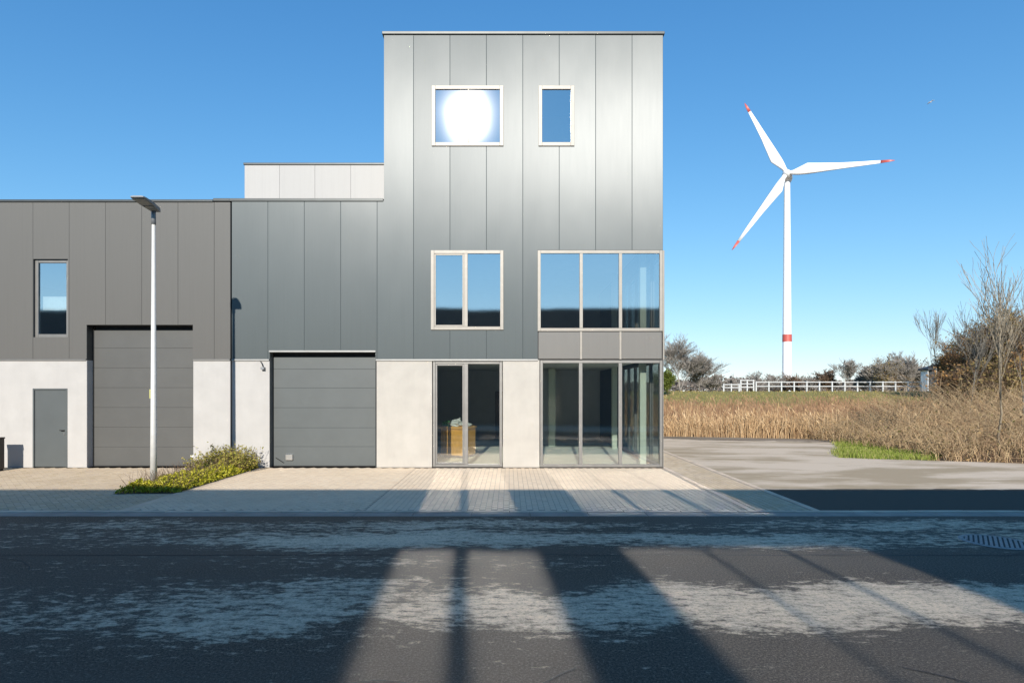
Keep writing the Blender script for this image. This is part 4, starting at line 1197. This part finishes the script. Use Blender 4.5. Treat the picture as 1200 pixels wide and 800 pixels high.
# grass wedge at the street corner and rough grass along the dyke
def inpoly(p, poly):
    r = False; j = len(poly) - 1
    for i in range(len(poly)):
        if (poly[i][1] > p[1]) != (poly[j][1] > p[1]) and p[0] < (poly[j][0] - poly[i][0]) * (p[1] - poly[i][1]) / (poly[j][1] - poly[i][1]) + poly[i][0]: r = not r
        j = i
    return r
GP = [(10.42, 2.42), (11.3, 2.1), (12.3, 1.95), (12.9, 1.9), (13.3, 2.3), (13.7, 2.7), (14.2, 3.2), (13.9, 4.6), (14.3, 6.2), (14.5, 8.6), (14.1, 8.9), (12.9, 6.9), (12.4, 5.7), (11.3, 4.2)]
B = []
while len(B) < 9000:
    p = (nrg.uniform(10.4, 17), nrg.uniform(.4, 9))
    if inpoly(p, GP): B.append(p)
B = np.array(B); n = len(B)
B = B + nrg.normal(0, .10, B.shape)
hh = nrg.uniform(.03, .12, n) * (1 + .6 * np.array([mnoise.noise(Vector((a, b, 0))) for a, b in B]))
ang = nrg.uniform(0, 6.28, n); wv = np.stack([np.cos(ang), np.sin(ang), np.zeros(n)], 1) * .012
b3 = np.concatenate([B, np.full((n, 1), -.04)], 1); tp = b3 + np.stack([nrg.normal(0, .03, n), nrg.normal(0, .03, n), hh + .04], 1)
V = np.stack([b3 - wv, b3 + wv, tp + wv * .3, tp - wv * .3], 1).reshape(-1, 3)
tag(npobj('grass_verge', V, np.arange(n * 4).reshape(n, 4), 'grass'), 'bright green grass wedge at the bend of the side street', 'grass', None, 'stuff')
q = MB(); q.quad(*[(x, y, -.012) for x, y in GP]); tag(q.obj('verge_soil', 'grass'), None, kind='structure')
n = 16000
x = nrg.uniform(12, 75, n); y = nrg.uniform(27, 44.5, n)
b3 = np.stack([x, y, np.array([prof(q) for q in y]) - .06], 1); ang = nrg.uniform(0, 6.28, n); wv = np.stack([np.cos(ang), np.sin(ang), np.zeros(n)], 1) * .025
tp = b3 + np.stack([nrg.normal(0, .06, n), nrg.normal(0, .06, n), nrg.uniform(.05, .18, n)], 1)
leafy('dyke_grass', [(.24, .22, .06), (.34, .30, .09), (.38, .28, .12), (.30, .25, .08)], .7, .2)
V = np.stack([b3 - wv, b3 + wv, tp + wv * .3, tp - wv * .3], 1).reshape(-1, 3)
tag(npobj('dyke_grass', V, np.arange(n * 4).reshape(n, 4), 'dyke_grass'), 'dull green rough grass on the slope of the dyke', 'grass', None, 'stuff')

# thorny thicket along the right edge
def thicket(n, area, hlo, hhi, rad, seed):
    x = nrg.uniform(area[0], area[1], n); y = nrg.uniform(area[2], area[3], n)
    ok = y > np.where(x < 13.2, 99, 1.62 - np.minimum(4.6, (x - 13.2) * .2)) 
    ok |= (x > 14.0) & (y > 3.4)
    x, y = x[ok], y[ok]; n = len(x)
    hm = hlo + (hhi - hlo) * np.clip((x - 13.5) / 7, .1, 1) * (.7 + .6 * (clump(x, y, .5) - .75) * 2)
    hm = np.maximum(.5, hm) * nrg.uniform(.55, 1.2, n)
    m = 6; t = np.linspace(0, 1, m)
    az = nrg.uniform(0, 6.28, n); bend = nrg.uniform(.2, .9, n) * hm
    Pp = np.zeros((n, m, 3))
    Pp[:, :, 0] = x[:, None] + np.cos(az)[:, None] * bend[:, None] * t[None] ** 1.7
    Pp[:, :, 1] = y[:, None] + np.sin(az)[:, None] * bend[:, None] * t[None] ** 1.7
    Pp[:, :, 2] = np.array([prof(q) for q in y])[:, None] - .06 + hm[:, None] * (t[None] - .18 * t[None] ** 3)
    Pp[:, 1:, :] += nrg.normal(0, .04, (n, m - 1, 3))
    return Pp, np.linspace(1, .25, m)[None] * nrg.uniform(rad * .5, rad, n)[:, None]
pA = thicket(9000, (13.2, 29, -1.5, 13), .9, 3.1, .013, 1)
# side twigs
k = nrg.integers(0, len(pA[0]), 9000); s = nrg.integers(1, 5, 9000)
b0 = pA[0][k, s]; d = nrg.normal(0, .28, (9000, 3)); d[:, 2] = np.abs(d[:, 2]) * .8
t4 = np.linspace(0, 1, 3)[None, :, None]
V1, F1 = stems(pA); V2, F2 = stems((b0[:, None] + d[:, None] * t4, np.tile(np.linspace(.005, .002, 3), (9000, 1))))
tag(npobj('thicket', np.concatenate([V1, V2]), np.concatenate([F1, F2 + len(V1)]), 'thicket_twig'), 'dense tangle of tan brown bare twigs along the right edge of the street', 'thicket', None, 'stuff')
k = nrg.integers(0, len(pA[0]), 9000); s = nrg.integers(0, 5, 9000)
P = pA[0][k, s] + nrg.normal(0, .12, (9000, 3)); P[:, 2] = np.maximum(P[:, 2], .02)
V, Fc = leaf_cloud(P, .05, .4); tag(npobj('withered_leaves', V, Fc, 'thicket_leaf'), 'withered tan leaves clinging in the twig tangle at the right', 'leaves', None, 'stuff')

# individual trees
def tpos(px, y): return ((px - CX) / F * (y + D), y, prof(y) - .06)
def thgt(py, y): return H + (CY - py) / F * (y + D) - prof(y) + .06
tree('bare_tree', 'wide grey bare tree beside the right corner of the silver building', tpos(797, 52), thgt(388, 52), .75, 3, 4, 15, .35, 'twig_far', stems_=2, rmin=.014, trunk_frac=.12)
tree('bare_tree', 'smaller bare tree right of the wide grey one near the corner', tpos(820, 56), thgt(410, 56), .8, 14, 4, 13, .3, 'twig_far', stems_=2, rmin=.014, trunk_frac=.08)
tree('bare_tree', 'low round bare tree left of the turbine foot', tpos(884, 120), thgt(434, 120), .9, 4, 4, 10, .4, 'twig_far', stems_=5, rmin=.03, trunk_frac=.05)
tree('bare_tree', 'thin scrubby bare tree at the foot of the turbine', tpos(915, 110), thgt(433, 110), .6, 5, 4, 10, .6, 'twig_far', stems_=5, rmin=.025, trunk_frac=.05)
tree('bare_tree', 'airy bare tree with round crown in the middle of the railing', tpos(990, 70), thgt(418, 70), .6, 6, 4, 11, .6, 'twig_far', rmin=.018, trunk_frac=.25)
tree('bare_tree', 'low brown bare tree just left of the airy round one', tpos(970, 74), thgt(431, 74), .8, 8, 4, 10, .4, 'twig_brown', stems_=5, rmin=.02, trunk_frac=.05)
tree('bare_tree', 'low bare bush tree between the airy tree and the olive one', tpos(1012, 80), thgt(431, 80), .8, 9, 4, 10, .4, 'twig_far', stems_=5, rmin=.02, trunk_frac=.05)
tree('bushy_tree', 'olive brown bushy tree behind the right part of the railing', tpos(1038, 66), thgt(414, 66), .6, 10, 4, 12, .6, 'twig_far', 'olive_leaf', 3200, .09, stems_=3, rmin=.016, trunk_frac=.06)
tree('bare_tree', 'dense grey bare tree left of the small shed', tpos(1060, 68), thgt(410, 68), .55, 11, 4, 13, .7, 'twig_far', stems_=3, rmin=.018, trunk_frac=.06)
tree('evergreen_bush', 'dark yellow green conifer bush against the building corner', tpos(783, 40), thgt(434, 40), .5, 12, 3, 14, .5, 'twig_brown', 'evergreen', 5000, .09, 'bush', trunk_frac=.05)
tree('thin_tree', 'slender bare young tree in front of the shed', tpos(1097, 36), thgt(360, 36), .22, 13, 3, 8, .9, 'bark_grey', rmin=.008, trunk_frac=.45, r0=.06)
for i, (px, y, py, mt_, lab) in enumerate((
        (836, 64, 436, 'twig_far', 'low bare scrub left of the dyke gate'),
        (856, 95, 437, 'twig_far', 'thin bare scrub just behind the dyke gate'),
        (902, 130, 437, 'twig_far', 'pale low scrub left of the turbine tower'),
        (936, 105, 436, 'twig_brown', 'brown low scrub right of the turbine tower'),
        (951, 98, 437, 'twig_far', 'grey scrub between the turbine and the low brown tree'),
        (1026, 76, 426, 'twig_far', 'upright grey scrub left of the olive bushy tree'),
        (1050, 74, 420, 'twig_brown', 'brown scrub between the olive tree and the dense grey tree'),
        (1076, 72, 424, 'twig_far', 'grey scrub right behind the small shed'))):
    tree('bare_scrub', lab, tpos(px, y), thgt(py, y), .8, 60 + i, 4, 7, .45, mt_, cat='bush', stems_=5, rmin=.0003 * (y + D), trunk_frac=.03)
for i, (px, y, py, sd, sp, nl, lf, lab) in enumerate((
        (1134, 40, 386, 21, .6, 4200, 'autumn_leaf', 'rusty brown bushy tree in front of the brick house'),
        (1158, 34, 362, 22, .7, 5200, 'autumn_leaf', 'bushy tree with rusty leaves behind the pale sapling'),
        (1187, 30, 350, 23, .7, 5600, 'olive_leaf', 'large olive brown bushy tree at the right edge'),
        (1222, 32, 345, 24, .8, 4500, 'autumn_leaf', 'brown bushy tree cut by the right edge of the view'),
        (1150, 24, 416, 25, .8, 3600, 'autumn_leaf', 'lower rusty bush in front of the taller rusty trees'),
        (1205, 22, 378, 26, .8, 5200, 'autumn_leaf', 'near orange brown bush at the right edge behind the leaning sapling'),
        (1176, 20, 418, 27, .9, 3600, 'olive_leaf', 'low olive brown bush right behind the tall sapling foot'))):
    tree('bushy_tree', lab, tpos(px, y), thgt(py, y), sp, sd, 4, 8, .45, 'twig_brown', lf, nl * 3, .085, rmin=.010, trunk_frac=.03, stems_=6)
tree('sapling', 'tall pale stemmed bare sapling rising above the thicket', tpos(1172, 2.6), thgt(281, 2.6), .30, 31, 3, 10, 1.1, 'bark_pale', rmin=.005, trunk_frac=.42, r0=.038, lean=(-.01, 0))
tree('sapling', 'thin leaning bare sapling right of the tall pale one', tpos(1196, 5), thgt(325, 5), .30, 32, 3, 6, 1.1, 'bark_grey', rmin=.005, trunk_frac=.45, r0=.026, lean=(.05, 0))
tree('sapling', 'short forked bare sapling left of the tall pale one', tpos(1140, 9), thgt(352, 9), .35, 33, 3, 8, 1.0, 'bark_grey', rmin=.006, trunk_frac=.45, r0=.03)

# far-off wood along the horizon
leafy('far_wood', [(.15, .125, .11), (.20, .17, .145), (.13, .12, .10), (.19, .15, .12)], .9, .1)
n = 30000
x = nrg.uniform(60, 620, n); y = nrg.uniform(300, 420, n)
top_ = np.array([8.0 + 3.2 * mnoise.noise(Vector((a * .02, 1.0, 0))) + 2.6 * mnoise.noise(Vector((a * .09, b * .02, 4.0))) for a, b in zip(x, y)])
P = np.stack([x, y, .2 + np.maximum(.5, top_) * nrg.uniform(.02, 1, n) ** .7], 1)
V, Fc = leaf_cloud(P, 1.0, .5, .3, .5)
tag(npobj('distant_wood', V, Fc, 'far_wood'), 'hazy grey brown wood far off along the horizon', 'wood', None, 'stuff')
